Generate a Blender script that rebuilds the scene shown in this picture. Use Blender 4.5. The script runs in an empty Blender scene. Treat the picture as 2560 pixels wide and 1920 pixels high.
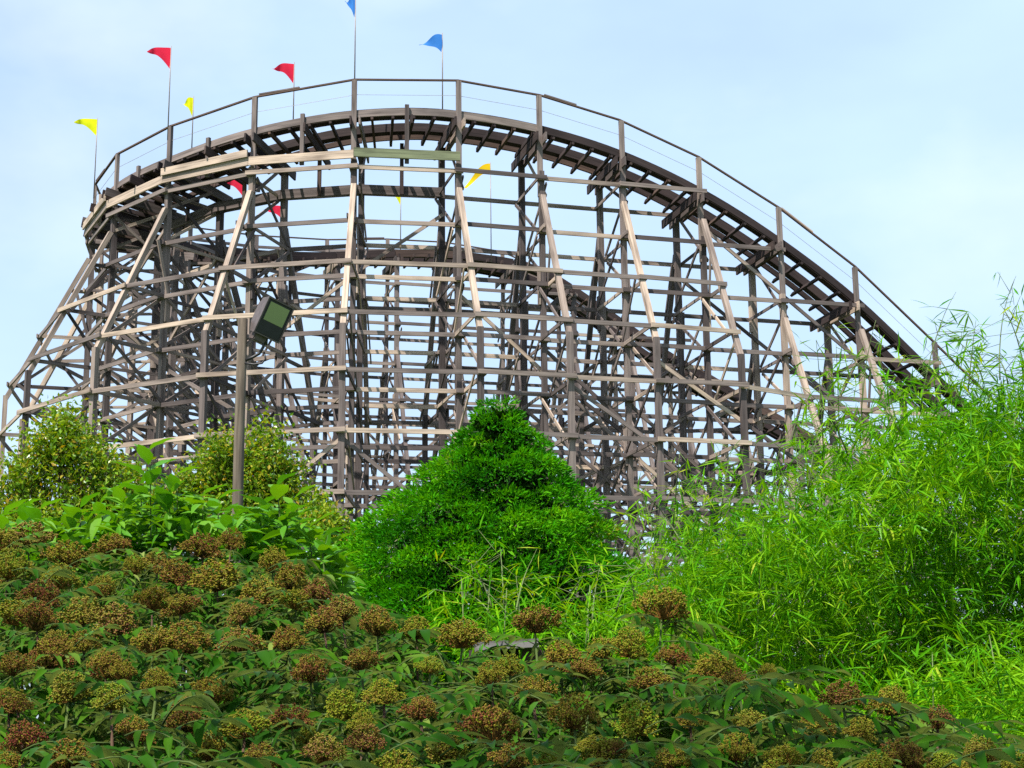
import bpy, math, random
import numpy as np
from mathutils import Vector, Matrix

random.seed(7)
rng = np.random.default_rng(7)
R_ = math.radians
scene = bpy.context.scene
col = scene.collection

# ------------------------------------------------------------------ camera
F_PX, PITCH, ROLL, EYE = 4000.0, R_(12.65), R_(-0.65), 1.75
cam_data = bpy.data.cameras.new('camera')
cam = bpy.data.objects.new('camera', cam_data)
col.objects.link(cam)
cam_data.sensor_width = 36.0
cam_data.lens = 36.0 * F_PX / 2560.0
cam_data.clip_start = 0.1
cam_data.clip_end = 3000.0
cam.matrix_world = (Matrix.Translation((0, 0, EYE)) @ Matrix.Rotation(math.pi / 2 + PITCH, 4, 'X')
                    @ Matrix.Rotation(ROLL, 4, 'Z'))
scene.camera = cam

# ------------------------------------------------------------------ sky, sun, exposure
SUN_TO = Vector((-0.52, -0.72, 0.0)).normalized()
SUN_EL = R_(57)
sun_vec = Vector((SUN_TO.x * math.cos(SUN_EL), SUN_TO.y * math.cos(SUN_EL), math.sin(SUN_EL)))
world = bpy.data.worlds.new('World')
scene.world = world
world.use_nodes = True
wn, wl = world.node_tree.nodes, world.node_tree.links
wn.clear()
w_out = wn.new('ShaderNodeOutputWorld')
w_bg = wn.new('ShaderNodeBackground')
w_sky = wn.new('ShaderNodeTexSky')
w_sky.sky_type = 'NISHITA'
w_sky.sun_disc = False
w_sky.sun_elevation = SUN_EL
w_sky.sun_rotation = math.atan2(sun_vec.x, sun_vec.y)
w_sky.air_density = 1.0
w_sky.dust_density = 2.0
w_sky.ozone_density = 1.3
w_mix = wn.new('ShaderNodeMix'); w_mix.data_type = 'RGBA'          # thin high veil of haze and cloud
w_tc = wn.new('ShaderNodeTexCoord')
w_map = wn.new('ShaderNodeMapping'); w_map.inputs['Scale'].default_value = (1.0, 1.0, 2.2)
w_noise = wn.new('ShaderNodeTexNoise'); w_noise.inputs['Scale'].default_value = 2.3
w_noise.inputs['Detail'].default_value = 5.0; w_noise.inputs['Roughness'].default_value = 0.52
w_ramp = wn.new('ShaderNodeValToRGB')
w_ramp.color_ramp.elements[0].position = 0.38; w_ramp.color_ramp.elements[0].color = (0.50, 0.50, 0.50, 1)
w_ramp.color_ramp.elements[1].position = 0.72; w_ramp.color_ramp.elements[1].color = (0.78, 0.78, 0.78, 1)
wl.new(w_tc.outputs['Generated'], w_map.inputs['Vector'])
wl.new(w_map.outputs['Vector'], w_noise.inputs['Vector'])
wl.new(w_noise.outputs['Fac'], w_ramp.inputs['Fac'])
wl.new(w_ramp.outputs['Color'], w_mix.inputs['Factor'])
wl.new(w_sky.outputs['Color'], w_mix.inputs['A'])
w_mix.inputs['B'].default_value = (4.9, 6.5, 8.4, 1)
w_map2 = wn.new('ShaderNodeMapping'); w_map2.inputs['Scale'].default_value = (1.0, 1.0, 1.7)
w_map2.inputs['Location'].default_value = (0.35, 0.1, 0.6)
w_n2 = wn.new('ShaderNodeTexNoise'); w_n2.inputs['Scale'].default_value = 3.1
w_n2.inputs['Detail'].default_value = 6.0; w_n2.inputs['Roughness'].default_value = 0.5
w_r2 = wn.new('ShaderNodeValToRGB')
w_r2.color_ramp.elements[0].position = 0.52; w_r2.color_ramp.elements[0].color = (0, 0, 0, 1)
w_r2.color_ramp.elements[1].position = 0.76; w_r2.color_ramp.elements[1].color = (0.38, 0.38, 0.38, 1)
w_mix2 = wn.new('ShaderNodeMix'); w_mix2.data_type = 'RGBA'
wl.new(w_tc.outputs['Generated'], w_map2.inputs['Vector']); wl.new(w_map2.outputs['Vector'], w_n2.inputs['Vector'])
wl.new(w_n2.outputs['Fac'], w_r2.inputs['Fac']); wl.new(w_r2.outputs['Color'], w_mix2.inputs['Factor'])
wl.new(w_mix.outputs['Result'], w_mix2.inputs['A']); w_mix2.inputs['B'].default_value = (7.6, 8.0, 8.4, 1)
wl.new(w_mix2.outputs['Result'], w_bg.inputs['Color'])
w_bg.inputs['Strength'].default_value = 0.09
wl.new(w_bg.outputs['Background'], w_out.inputs['Surface'])

sun_data = bpy.data.lights.new('sun', 'SUN')
sun_data.energy = 5.0
sun_data.angle = R_(0.55)
sun_data.color = (1.0, 0.94, 0.84)
sun = bpy.data.objects.new('sun', sun_data)
col.objects.link(sun)
sun.rotation_euler = (-sun_vec).to_track_quat('-Z', 'Y').to_euler()
sun.location = (-30, -20, 60)

scene.view_settings.view_transform = 'Standard'
scene.view_settings.look = 'None'
scene.view_settings.gamma = 1.0
scene.view_settings.use_curve_mapping = False
scene.view_settings.exposure = 0.95
scene.cycles.max_bounces = 6
scene.cycles.transparent_max_bounces = 4
scene.cycles.use_denoising = False
scene.cycles.denoiser = 'OPENIMAGEDENOISE'
scene.cycles.denoising_input_passes = 'RGB_ALBEDO_NORMAL'

# ------------------------------------------------------------------ helpers
def at(px, py, Y):
    """world point on the vertical plane y = Y seen at photograph pixel (px, py)"""
    dx, dy = px - 1280.0, py - 960.0
    c, s = math.cos(ROLL), math.sin(ROLL)
    x, y = (c * dx + s * dy) / F_PX, (-s * dx + c * dy) / F_PX
    u = -y
    t = Y / (math.cos(PITCH) - u * math.sin(PITCH))
    return Vector((x * t, Y, EYE + t * (math.sin(PITCH) + u * math.cos(PITCH))))

def pix(p):
    X, Y, Z = p[0], p[1], p[2] - EYE
    d = Y * math.cos(PITCH) + Z * math.sin(PITCH)
    u = -Y * math.sin(PITCH) + Z * math.cos(PITCH)
    x, y = F_PX * X / d, -F_PX * u / d
    c, s = math.cos(ROLL), math.sin(ROLL)
    return 1280 + c * x - s * y, 960 + s * x + c * y

def link(o, parent=None):
    col.objects.link(o)
    if parent is not None:
        o.parent = parent
    return o

def tag(o, label=None, cat=None, group=None, kind=None):
    if label: o['label'] = label
    if cat: o['category'] = cat
    if group: o['group'] = group
    if kind: o['kind'] = kind
    return o

def empty(name, loc=(0, 0, 0)):
    o = bpy.data.objects.new(name, None)
    o.empty_display_size = 0.3
    o.location = loc
    return link(o)

def mesh_np(name, V, faces, mats, attrs=None, mat_idx=None, smooth=False):
    """V (n,3) float array; faces: list of (m,k) int arrays (tris or quads)"""
    me = bpy.data.meshes.new(name)
    V = np.ascontiguousarray(V, dtype=np.float32)
    me.vertices.add(len(V))
    me.vertices.foreach_set('co', V.ravel())
    loops = np.concatenate([f.ravel() for f in faces]).astype(np.int32)
    tot = np.concatenate([np.full(len(f), f.shape[1], np.int32) for f in faces])
    start = np.concatenate([[0], np.cumsum(tot)[:-1]]).astype(np.int32)
    me.loops.add(len(loops)); me.loops.foreach_set('vertex_index', loops)
    me.polygons.add(len(tot))
    me.polygons.foreach_set('loop_start', start)
    if mat_idx is not None:
        me.polygons.foreach_set('material_index', np.asarray(mat_idx, np.int32))
    me.polygons.foreach_set('use_smooth', np.full(len(tot), bool(smooth)))
    for m in (mats if isinstance(mats, (list, tuple)) else [mats]):
        me.materials.append(m)
    for k, a in (attrs or {}).items():
        a = np.ascontiguousarray(a, dtype=np.float32)
        if a.ndim == 2:
            at_ = me.attributes.new(k, 'FLOAT_VECTOR', 'POINT'); at_.data.foreach_set('vector', a.ravel())
        else:
            at_ = me.attributes.new(k, 'FLOAT', 'POINT'); at_.data.foreach_set('value', a)
    me.update(calc_edges=True)
    me.validate()
    return me

BOXF = np.array([[0, 3, 2, 1], [4, 5, 6, 7], [0, 1, 5, 4], [1, 2, 6, 5], [2, 3, 7, 6], [3, 0, 4, 7]])
def box_v(x0, x1, y0, y1, z0, z1):
    return np.array([[x0, y0, z0], [x1, y0, z0], [x1, y1, z0], [x0, y1, z0],
                     [x0, y0, z1], [x1, y0, z1], [x1, y1, z1], [x0, y1, z1]], float)

def tube_arrays(pts, radii, n=7, cap=True):
    pts = [Vector(p) for p in pts]
    V, Fq = [], []
    prev = None
    for i, p in enumerate(pts):
        d = (pts[min(i + 1, len(pts) - 1)] - pts[max(i - 1, 0)]).normalized()
        a = d.orthogonal().normalized() if prev is None else (prev - d * prev.dot(d)).normalized()
        prev = a
        b = d.cross(a)
        for k in range(n):
            t = 2 * math.pi * k / n
            V.append(p + (a * math.cos(t) + b * math.sin(t)) * radii[i])
    for i in range(len(pts) - 1):
        for k in range(n):
            k2 = (k + 1) % n
            Fq.append((i * n + k, i * n + k2, (i + 1) * n + k2, (i + 1) * n + k))
    tris = []
    if cap:
        V.append(pts[0]); c0 = len(V) - 1
        V.append(pts[-1]); c1 = len(V) - 1
        o = (len(pts) - 1) * n
        for k in range(n):
            k2 = (k + 1) % n
            tris.append((c0, k2, k)); tris.append((c1, o + k, o + k2))
    return np.array([tuple(v) for v in V]), np.array(Fq), (np.array(tris) if tris else None)

def tube_obj(name, pts, radii, mat, parent=None, n=7, base=None):
    base = Vector(base) if base is not None else Vector((0, 0, 0))
    V, q, t = tube_arrays([Vector(p) - base for p in pts], radii, n)
    o = bpy.data.objects.new(name, mesh_np(name, V, [q, t], mat, smooth=True))
    return link(o, parent)

def join_tubes(lst, n=5):
    Vs, Qs, Ts, off = [], [], [], 0
    for pts, radii in lst:
        V, q, t = tube_arrays(pts, radii, n)
        Vs.append(V); Qs.append(q + off); Ts.append(t + off); off += len(V)
    return np.concatenate(Vs), [np.concatenate(Qs), np.concatenate(Ts)]

# ------------------------------------------------------------------ materials
def new_mat(name):
    m = bpy.data.materials.new(name)
    m.use_nodes = True
    n, l = m.node_tree.nodes, m.node_tree.links
    n.clear()
    out = n.new('ShaderNodeOutputMaterial')
    return m, n, l, out

def ramp(n, stops):
    r = n.new('ShaderNodeValToRGB')
    e = r.color_ramp.elements
    while len(e) < len(stops):
        e.new(0.5)
    for i, (p, c) in enumerate(stops):
        e[i].position = p
        e[i].color = (*c, 1)
    return r

def wood_mat(name, tones, rough=0.85, tint=None):
    m, n, l, out = new_mat(name)
    bs = n.new('ShaderNodeBsdfPrincipled')
    bs.inputs['Roughness'].default_value = rough
    bs.inputs['Specular IOR Level'].default_value = 0.25
    lc = n.new('ShaderNodeAttribute'); lc.attribute_name = 'lc'
    rd = n.new('ShaderNodeAttribute'); rd.attribute_name = 'rnd'
    addv = n.new('ShaderNodeVectorMath'); addv.operation = 'MULTIPLY_ADD'
    comb = n.new('ShaderNodeCombineXYZ')
    mul = n.new('ShaderNodeMath'); mul.operation = 'MULTIPLY'; mul.inputs[1].default_value = 97.0
    l.new(rd.outputs['Fac'], mul.inputs[0])
    for k in 'XYZ': l.new(mul.outputs[0], comb.inputs[k])
    l.new(lc.outputs['Vector'], addv.inputs[0])
    addv.inputs[1].default_value = (1, 1, 1)
    l.new(comb.outputs[0], addv.inputs[2])
    mp = n.new('ShaderNodeMapping'); mp.inputs['Scale'].default_value = (0.9, 22, 22)
    l.new(addv.outputs[0], mp.inputs['Vector'])
    grain = n.new('ShaderNodeTexNoise'); grain.inputs['Scale'].default_value = 1.0; grain.inputs['Detail'].default_value = 4
    l.new(mp.outputs[0], grain.inputs['Vector'])
    mp2 = n.new('ShaderNodeMapping'); mp2.inputs['Scale'].default_value = (0.8, 3, 3)
    l.new(addv.outputs[0], mp2.inputs['Vector'])
    blot = n.new('ShaderNodeTexNoise'); blot.inputs['Scale'].default_value = 1.0; blot.inputs['Detail'].default_value = 3
    l.new(mp2.outputs[0], blot.inputs['Vector'])
    base = ramp(n, tones)
    base.color_ramp.interpolation = 'LINEAR'
    l.new(rd.outputs['Fac'], base.inputs['Fac'])
    g_r = ramp(n, [(0.28, (0.55, 0.53, 0.52)), (0.5, (0.95, 0.95, 0.95)), (0.75, (1.25, 1.22, 1.18))])
    l.new(grain.outputs['Fac'], g_r.inputs['Fac'])
    b_r = ramp(n, [(0.3, (0.6, 0.58, 0.58)), (0.5, (1.0, 1.0, 1.0)), (0.72, (1.22, 1.2, 1.18))])
    l.new(blot.outputs['Fac'], b_r.inputs['Fac'])
    m1 = n.new('ShaderNodeMix'); m1.data_type = 'RGBA'; m1.blend_type = 'MULTIPLY'; m1.inputs['Factor'].default_value = 1
    m2 = n.new('ShaderNodeMix'); m2.data_type = 'RGBA'; m2.blend_type = 'MULTIPLY'; m2.inputs['Factor'].default_value = 1
    l.new(base.outputs['Color'], m1.inputs['A']); l.new(g_r.outputs['Color'], m1.inputs['B'])
    l.new(m1.outputs['Result'], m2.inputs['A']); l.new(b_r.outputs['Color'], m2.inputs['B'])
    l.new(m2.outputs['Result'], bs.inputs['Base Color'])
    bp = n.new('ShaderNodeBump'); bp.inputs['Strength'].default_value = 0.4; bp.inputs['Distance'].default_value = 0.01
    l.new(grain.outputs['Fac'], bp.inputs['Height'])
    l.new(bp.outputs['Normal'], bs.inputs['Normal'])
    l.new(bs.outputs[0], out.inputs['Surface'])
    return m

WOOD = wood_mat('weathered_timber', [(0.0, (0.055, 0.044, 0.044)), (0.3, (0.110, 0.090, 0.087)), (0.6, (0.175, 0.144, 0.134)),
                                     (0.82, (0.25, 0.20, 0.172)), (1.0, (0.43, 0.34, 0.27))])
WOOD_DARK = wood_mat('creosoted_timber', [(0.0, (0.025, 0.017, 0.018)), (0.6, (0.042, 0.029, 0.028)), (1.0, (0.085, 0.054, 0.042))])  # very dark brown timber tones
WOOD_GREEN = wood_mat('mossy_timber', [(0.0, (0.13, 0.15, 0.09)), (1.0, (0.15, 0.17, 0.10))])
WOOD_GREY = wood_mat('grey_board', [(0.0, (0.17, 0.165, 0.16)), (1.0, (0.22, 0.21, 0.20))])

def plain_mat(name, color, rough=0.5, metal=0.0, spec=0.5, bump=None):
    m, n, l, out = new_mat(name)
    bs = n.new('ShaderNodeBsdfPrincipled')
    bs.inputs['Roughness'].default_value = rough
    bs.inputs['Metallic'].default_value = metal
    bs.inputs['Specular IOR Level'].default_value = spec
    tc = n.new('ShaderNodeTexCoord')
    nz = n.new('ShaderNodeTexNoise'); nz.inputs['Scale'].default_value = 9; nz.inputs['Detail'].default_value = 5
    l.new(tc.outputs['Object'], nz.inputs['Vector'])
    r = ramp(n, [(0.3, tuple(c * 0.75 for c in color)), (0.7, tuple(min(1, c * 1.2) for c in color))])
    l.new(nz.outputs['Fac'], r.inputs['Fac'])
    l.new(r.outputs['Color'], bs.inputs['Base Color'])
    if bump:
        bp = n.new('ShaderNodeBump'); bp.inputs['Strength'].default_value = bump; bp.inputs['Distance'].default_value = 0.01
        l.new(nz.outputs['Fac'], bp.inputs['Height']); l.new(bp.outputs[0], bs.inputs['Normal'])
    l.new(bs.outputs[0], out.inputs['Surface'])
    return m

STEEL = plain_mat('dark_steel', (0.05, 0.05, 0.055), 0.45, 0.8)
BRONZE = plain_mat('bronze_housing', (0.085, 0.066, 0.062), 0.5, 0.1)
BLACKM = plain_mat('black_metal', (0.015, 0.015, 0.018), 0.5, 0.1)
GALV = plain_mat('flag_pole_metal', (0.22, 0.18, 0.16), 0.5, 0.3)
WIRE = plain_mat('wire_steel', (0.30, 0.28, 0.27), 0.5, 0.4)

def leaf_mat(name, stops, back=None, trans=0.35, gloss=0.12, rough=0.45, obj_var=0.0, tcol=None):
    """stops over the per-leaf random value; translucent blades with a faint sheen"""
    m, n, l, out = new_mat(name)
    rd = n.new('ShaderNodeAttribute'); rd.attribute_name = 'rnd'
    oi = n.new('ShaderNodeObjectInfo')
    mm = n.new('ShaderNodeMath'); mm.operation = 'MULTIPLY_ADD'
    l.new(oi.outputs['Random'], mm.inputs[0]); mm.inputs[1].default_value = obj_var
    sc_ = n.new('ShaderNodeMath'); sc_.operation = 'MULTIPLY'; sc_.inputs[1].default_value = 1.0 - obj_var
    l.new(rd.outputs['Fac'], sc_.inputs[0]); l.new(sc_.outputs[0], mm.inputs[2])
    r = ramp(n, stops)
    l.new(mm.outputs[0], r.inputs['Fac'])
    colr = r.outputs['Color']
    if back:
        geo = n.new('ShaderNodeNewGeometry')
        mx = n.new('ShaderNodeMix'); mx.data_type = 'RGBA'
        l.new(geo.outputs['Backfacing'], mx.inputs['Factor'])
        l.new(colr, mx.inputs['A']); mx.inputs['B'].default_value = (*back, 1)
        colr = mx.outputs['Result']
    di = n.new('ShaderNodeBsdfDiffuse'); tr = n.new('ShaderNodeBsdfTranslucent'); gl = n.new('ShaderNodeBsdfGlossy')
    l.new(colr, di.inputs['Color'])
    hs = n.new('ShaderNodeHueSaturation'); hs.inputs['Hue'].default_value = 0.485; hs.inputs['Saturation'].default_value = 1.1
    hs.inputs['Value'].default_value = 1.5
    l.new(colr, hs.inputs['Color']); l.new(hs.outputs[0], tr.inputs['Color'])
    gl.inputs['Roughness'].default_value = rough
    gl.inputs['Color'].default_value = (0.8, 0.85, 0.75, 1)
    a = n.new('ShaderNodeMixShader'); a.inputs[0].default_value = trans
    l.new(di.outputs[0], a.inputs[1]); l.new(tr.outputs[0], a.inputs[2])
    fr = n.new('ShaderNodeFresnel'); fr.inputs['IOR'].default_value = 1.35
    fm = n.new('ShaderNodeMath'); fm.operation = 'MULTIPLY'; fm.inputs[1].default_value = gloss * 4
    l.new(fr.outputs[0], fm.inputs[0])
    fm.use_clamp = True
    b = n.new('ShaderNodeMixShader')
    l.new(fm.outputs[0], b.inputs[0]); l.new(a.outputs[0], b.inputs[1]); l.new(gl.outputs[0], b.inputs[2])
    l.new(b.outputs[0], out.inputs['Surface'])
    return m

ELDER = leaf_mat('elder_leaf', [(0.0, (0.005, 0.024, 0.001)), (0.45, (0.015, 0.068, 0.002)), (0.8, (0.045, 0.125, 0.004)), (1.0, (0.22, 0.25, 0.06))],
                 back=(0.12, 0.165, 0.04), trans=0.30, gloss=0.035, obj_var=0.5)
POKE = leaf_mat('broad_leaf', [(0.0, (0.03, 0.13, 0.006)), (0.5, (0.06, 0.21, 0.009)), (1.0, (0.12, 0.27, 0.016))],
                trans=0.35, gloss=0.06, obj_var=0.5)
BAMBOO = leaf_mat('bamboo_leaf', [(0.0, (0.014, 0.10, 0.002)), (0.45, (0.068, 0.25, 0.003)), (0.85, (0.18, 0.36, 0.007)), (1.0, (0.40, 0.36, 0.05))],
                  trans=0.35, gloss=0.025, obj_var=0.1)
CONIFER = leaf_mat('cypress_spray', [(0.0, (0.009, 0.095, 0.002)), (0.5, (0.034, 0.215, 0.003)), (0.9, (0.11, 0.33, 0.006)), (1.0, (0.20, 0.21, 0.02))],
                   trans=0.30, gloss=0.01)
SMALL = leaf_mat('small_leaf', [(0.0, (0.05, 0.13, 0.006)), (0.5, (0.13, 0.25, 0.010)), (0.85, (0.24, 0.29, 0.014)), (1.0, (0.34, 0.22, 0.03))],
                 trans=0.35, gloss=0.06)
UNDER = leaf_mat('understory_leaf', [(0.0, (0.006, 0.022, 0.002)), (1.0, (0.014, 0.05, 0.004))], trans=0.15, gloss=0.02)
BARK = plain_mat('bark', (0.10, 0.07, 0.05), 0.9, bump=0.5)
STEMG = plain_mat('green_stem', (0.055, 0.085, 0.018), 0.8, spec=0.2)
STEMB = plain_mat('brown_stem', (0.07, 0.04, 0.025), 0.85, spec=0.2)
CULM = plain_mat('bamboo_culm', (0.075, 0.115, 0.02), 0.6)
BERRY = leaf_mat('berry', [(0.0, (0.11, 0.19, 0.010)), (0.4, (0.17, 0.155, 0.016)), (0.65, (0.135, 0.062, 0.020)), (0.85, (0.12, 0.022, 0.018)), (1.0, (0.04, 0.006, 0.010))],
                 trans=0.05, gloss=0.03, obj_var=0.4)
PEDICEL = leaf_mat('pedicel', [(0.0, (0.11, 0.18, 0.010)), (0.4, (0.21, 0.21, 0.018)), (0.75, (0.17, 0.085, 0.02)), (1.0, (0.03, 0.024, 0.008))], trans=0.1, gloss=0.02, obj_var=0.3)

def cloth_mat(name, color):
    m, n, l, out = new_mat(name)
    di = n.new('ShaderNodeBsdfDiffuse'); tr = n.new('ShaderNodeBsdfTranslucent')
    tc = n.new('ShaderNodeTexCoord'); nz = n.new('ShaderNodeTexNoise'); nz.inputs['Scale'].default_value = 3
    l.new(tc.outputs['Object'], nz.inputs['Vector'])
    r = ramp(n, [(0.3, tuple(c * 0.85 for c in color)), (0.7, color)])
    l.new(nz.outputs['Fac'], r.inputs['Fac'])
    l.new(r.outputs[0], di.inputs[0]); l.new(r.outputs[0], tr.inputs[0])
    a = n.new('ShaderNodeMixShader'); a.inputs[0].default_value = 0.45
    l.new(di.outputs[0], a.inputs[1]); l.new(tr.outputs[0], a.inputs[2]); l.new(a.outputs[0], out.inputs[0])
    return m
RED = cloth_mat('red_cloth', (0.75, 0.03, 0.07))
YELLOW = cloth_mat('yellow_cloth', (0.78, 0.80, 0.02))
ORANGE = cloth_mat('golden_cloth', (0.85, 0.55, 0.02))
BLUE = cloth_mat('blue_cloth', (0.06, 0.24, 0.68))

# ------------------------------------------------------------------ ground
def ground_mat():
    m, n, l, out = new_mat('grass_ground')
    bs = n.new('ShaderNodeBsdfPrincipled'); bs.inputs['Roughness'].default_value = 0.95
    tc = n.new('ShaderNodeTexCoord')
    n1 = n.new('ShaderNodeTexNoise'); n1.inputs['Scale'].default_value = 0.15; n1.inputs['Detail'].default_value = 8
    n2 = n.new('ShaderNodeTexNoise'); n2.inputs['Scale'].default_value = 6; n2.inputs['Detail'].default_value = 6
    l.new(tc.outputs['Object'], n1.inputs['Vector']); l.new(tc.outputs['Object'], n2.inputs['Vector'])
    r1 = ramp(n, [(0.35, (0.035, 0.075, 0.015)), (0.6, (0.06, 0.11, 0.02)), (0.75, (0.13, 0.11, 0.06))])
    r2 = ramp(n, [(0.3, (0.6, 0.6, 0.6)), (0.7, (1.2, 1.2, 1.2))])
    l.new(n1.outputs['Fac'], r1.inputs['Fac']); l.new(n2.outputs['Fac'], r2.inputs['Fac'])
    mx = n.new('ShaderNodeMix'); mx.data_type = 'RGBA'; mx.blend_type = 'MULTIPLY'; mx.inputs['Factor'].default_value = 1
    l.new(r1.outputs[0], mx.inputs['A']); l.new(r2.outputs[0], mx.inputs['B'])
    l.new(mx.outputs['Result'], bs.inputs['Base Color'])
    l.new(bs.outputs[0], out.inputs[0])
    return m
gN = 41
gx = np.sign(np.linspace(-1, 1, gN)) * np.abs(np.linspace(-1, 1, gN)) ** 3 * 1500
GX, GY = np.meshgrid(gx, gx + 40)
GZ = np.zeros_like(GX)
gv = np.stack([GX.ravel(), GY.ravel(), GZ.ravel()], 1)
gi = np.arange(gN * gN).reshape(gN, gN)
gq = np.stack([gi[:-1, :-1].ravel(), gi[:-1, 1:].ravel(), gi[1:, 1:].ravel(), gi[1:, :-1].ravel()], 1)
link(tag(bpy.data.objects.new('ground', mesh_np('ground', gv, [gq], ground_mat())), kind='structure'))

# ================================================================== ROLLER COASTER
coaster = empty('roller_coaster', (0, 50, 0))
tag(coaster, 'weathered wooden roller coaster with a high banked turnaround on trestle bents', 'roller coaster')
CO = Vector((0, 50, 0))
TC, TR, A0 = Vector((-4.45, 53.52, 0)), 9.82, R_(-15.7)
TL = TR * math.pi
LINE = Vector((0.9627, 0.2706, 0))

def outer(s):
    """plan point of the outer post line and its outward normal at arc length s"""
    if s < 0:
        nrm = Vector((-math.sin(A0), -math.cos(A0), 0)); return TC + nrm * TR - LINE * s, nrm
    if s <= TL:
        a = A0 + s / TR
        nrm = Vector((-math.sin(a), -math.cos(a), 0)); return TC + nrm * TR, nrm
    a = A0 + math.pi
    nrm = Vector((-math.sin(a), -math.cos(a), 0)); return TC + nrm * TR + LINE * (s - TL), nrm

WID = 2.1
NEAR = [-0.30 - 2.53 * k for k in range(9)][::-1]
TURN = [2.72 + 3.08 * j for j in range(10)]
FAR = [TURN[-1] + 2.47 * m for m in range(1, 12)]
BENTS = NEAR + TURN + FAR
iA = len(NEAR)                       # index of the first turn bent
# handrail height over arc length
HS = [-25.0] + NEAR + TURN[:5] + [17.9, 21.0, 24.1, 27.2, 30.4, 33.6, 36.2, 39.4, 41.4, 44.5, 47.6, 49.8, 60.0]
HZ = [6.0] + [9.15, 11.46, 13.76, 16.0, 17.75, 19.13, 20.09, 20.64, 20.85] + [20.72, 20.41, 20.1, 20.05, 20.05] + \
     [20.35, 20.9, 21.4, 21.75, 22.0, 22.25, 22.22, 21.6, 20.45, 18.5, 16.85, 15.75, 10.5]
HS, HZ = np.array(HS), np.array(HZ)
def _slopes():
    d = np.gradient(HZ, HS); return d
HD = _slopes()
def zh(s):
    i = int(np.clip(np.searchsorted(HS, s) - 1, 0, len(HS) - 2))
    h = HS[i + 1] - HS[i]; t = (s - HS[i]) / h
    return float((2*t**3-3*t**2+1)*HZ[i] + (t**3-2*t**2+t)*h*HD[i] + (-2*t**3+3*t**2)*HZ[i+1] + (t**3-t**2)*h*HD[i+1])
def bank(s):
    a = np.interp(s, [-3, 3, 9, 27, 33, 38], [0.0, 3, 9, 9, 4, 0]); return R_(float(a))
def zt(s):
    """rail level at the centre of the track"""
    return zh(s) - 0.98 - math.sin(bank(s)) * 1.0
def track_pt(s, lat, up):
    """point in the banked track frame: lat along the outward normal from the centre, up across the deck"""
    O, nr = outer(s)
    b = bank(s)
    t = (outer(s + 0.05)[0] - outer(s - 0.05)[0]).normalized()
    slope = (zt(s + 0.05) - zt(s - 0.05)) / 0.1
    tt = (t + Vector((0, 0, slope))).normalized()
    e = nr * math.cos(b) + Vector((0, 0, 1)) * math.sin(b)
    upv = e.cross(tt)
    if upv.z < 0: upv = -upv
    c = O - nr * (WID / 2); c = Vector((c.x, c.y, zt(s)))
    return c + e * lat + upv.normalized() * up, tt, e, upv.normalized()

L0, LS = 18.0, 1.64
def level(k): return L0 - LS * k

beams = {}
def beam(name, p0, p1, w, h, side=None, mat=WOOD, rnd=None, jit=0.004):
    """timber from p0 to p1; w along the side hint, h across it"""
    p0, p1 = Vector(p0), Vector(p1)
    p0 = p0 + Vector((random.uniform(-jit, jit), random.uniform(-jit, jit), random.uniform(-jit, jit)))
    p1 = p1 + Vector((random.uniform(-jit, jit), random.uniform(-jit, jit), random.uniform(-jit, jit)))
    d = p1 - p0
    Ln = d.length
    if Ln < 0.05: return
    x = d / Ln
    sd = Vector(side) if side is not None else Vector((0, 0, 1)).cross(x)
    y = (sd - x * sd.dot(x))
    if y.length < 1e-4: y = x.orthogonal()
    y.normalize()
    z = x.cross(y)
    M = Matrix((x, y, z)).transposed().to_4x4()
    M.translation = (p0 + p1) / 2
    a, b = pix(p0), pix(p1)
    vis = not (max(a[0], b[0]) < -50 or min(a[0], b[0]) > 2610 or max(a[1], b[1]) < -50 or min(a[1], b[1]) > 1480)
    size = (math.hypot(a[0] - b[0], a[1] - b[1]) + 20) if vis else 0
    if (p0.y + p1.y) / 2 > 53: size *= 0.55
    beams.setdefault(name, []).append((size, M, Ln, w, h, mat, random.random() if rnd is None else rnd))

def flush_beams(parent, origin, cap=300):
    inv = Matrix.Translation(-Vector(origin))
    for name, lst in beams.items():
        lst.sort(key=lambda r: -r[0])
        for size, M, Ln, w, h, mat, rnd in lst[:cap]:
            v = box_v(-Ln / 2, Ln / 2, -w / 2, w / 2, -h / 2, h / 2)
            me = mesh_np(name, v, [BOXF], mat, {'lc': v, 'rnd': np.full(8, rnd)})
            o = bpy.data.objects.new(name, me)
            link(o, parent)
            o.matrix_local = inv @ M
        rest = lst[cap:]
        for mat in {id(r[5]): r[5] for r in rest}.values():
            Vs, As, Rs, Fs = [], [], [], []
            for size, M, Ln, w, h, m_, rnd in rest:
                if m_ is not mat: continue
                v = box_v(-Ln / 2, Ln / 2, -w / 2, w / 2, -h / 2, h / 2)
                A = np.array(inv @ M)
                Fs.append(BOXF + 8 * len(Vs))
                Vs.append(v @ A[:3, :3].T + A[:3, 3]); As.append(v); Rs.append(np.full(8, rnd))
            me = mesh_np(name, np.concatenate(Vs), [np.concatenate(Fs)], mat, {'lc': np.concatenate(As), 'rnd': np.concatenate(Rs)})
            o = link(bpy.data.objects.new(name, me), parent)
            tag(o, kind='stuff')
    beams.clear()

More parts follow.
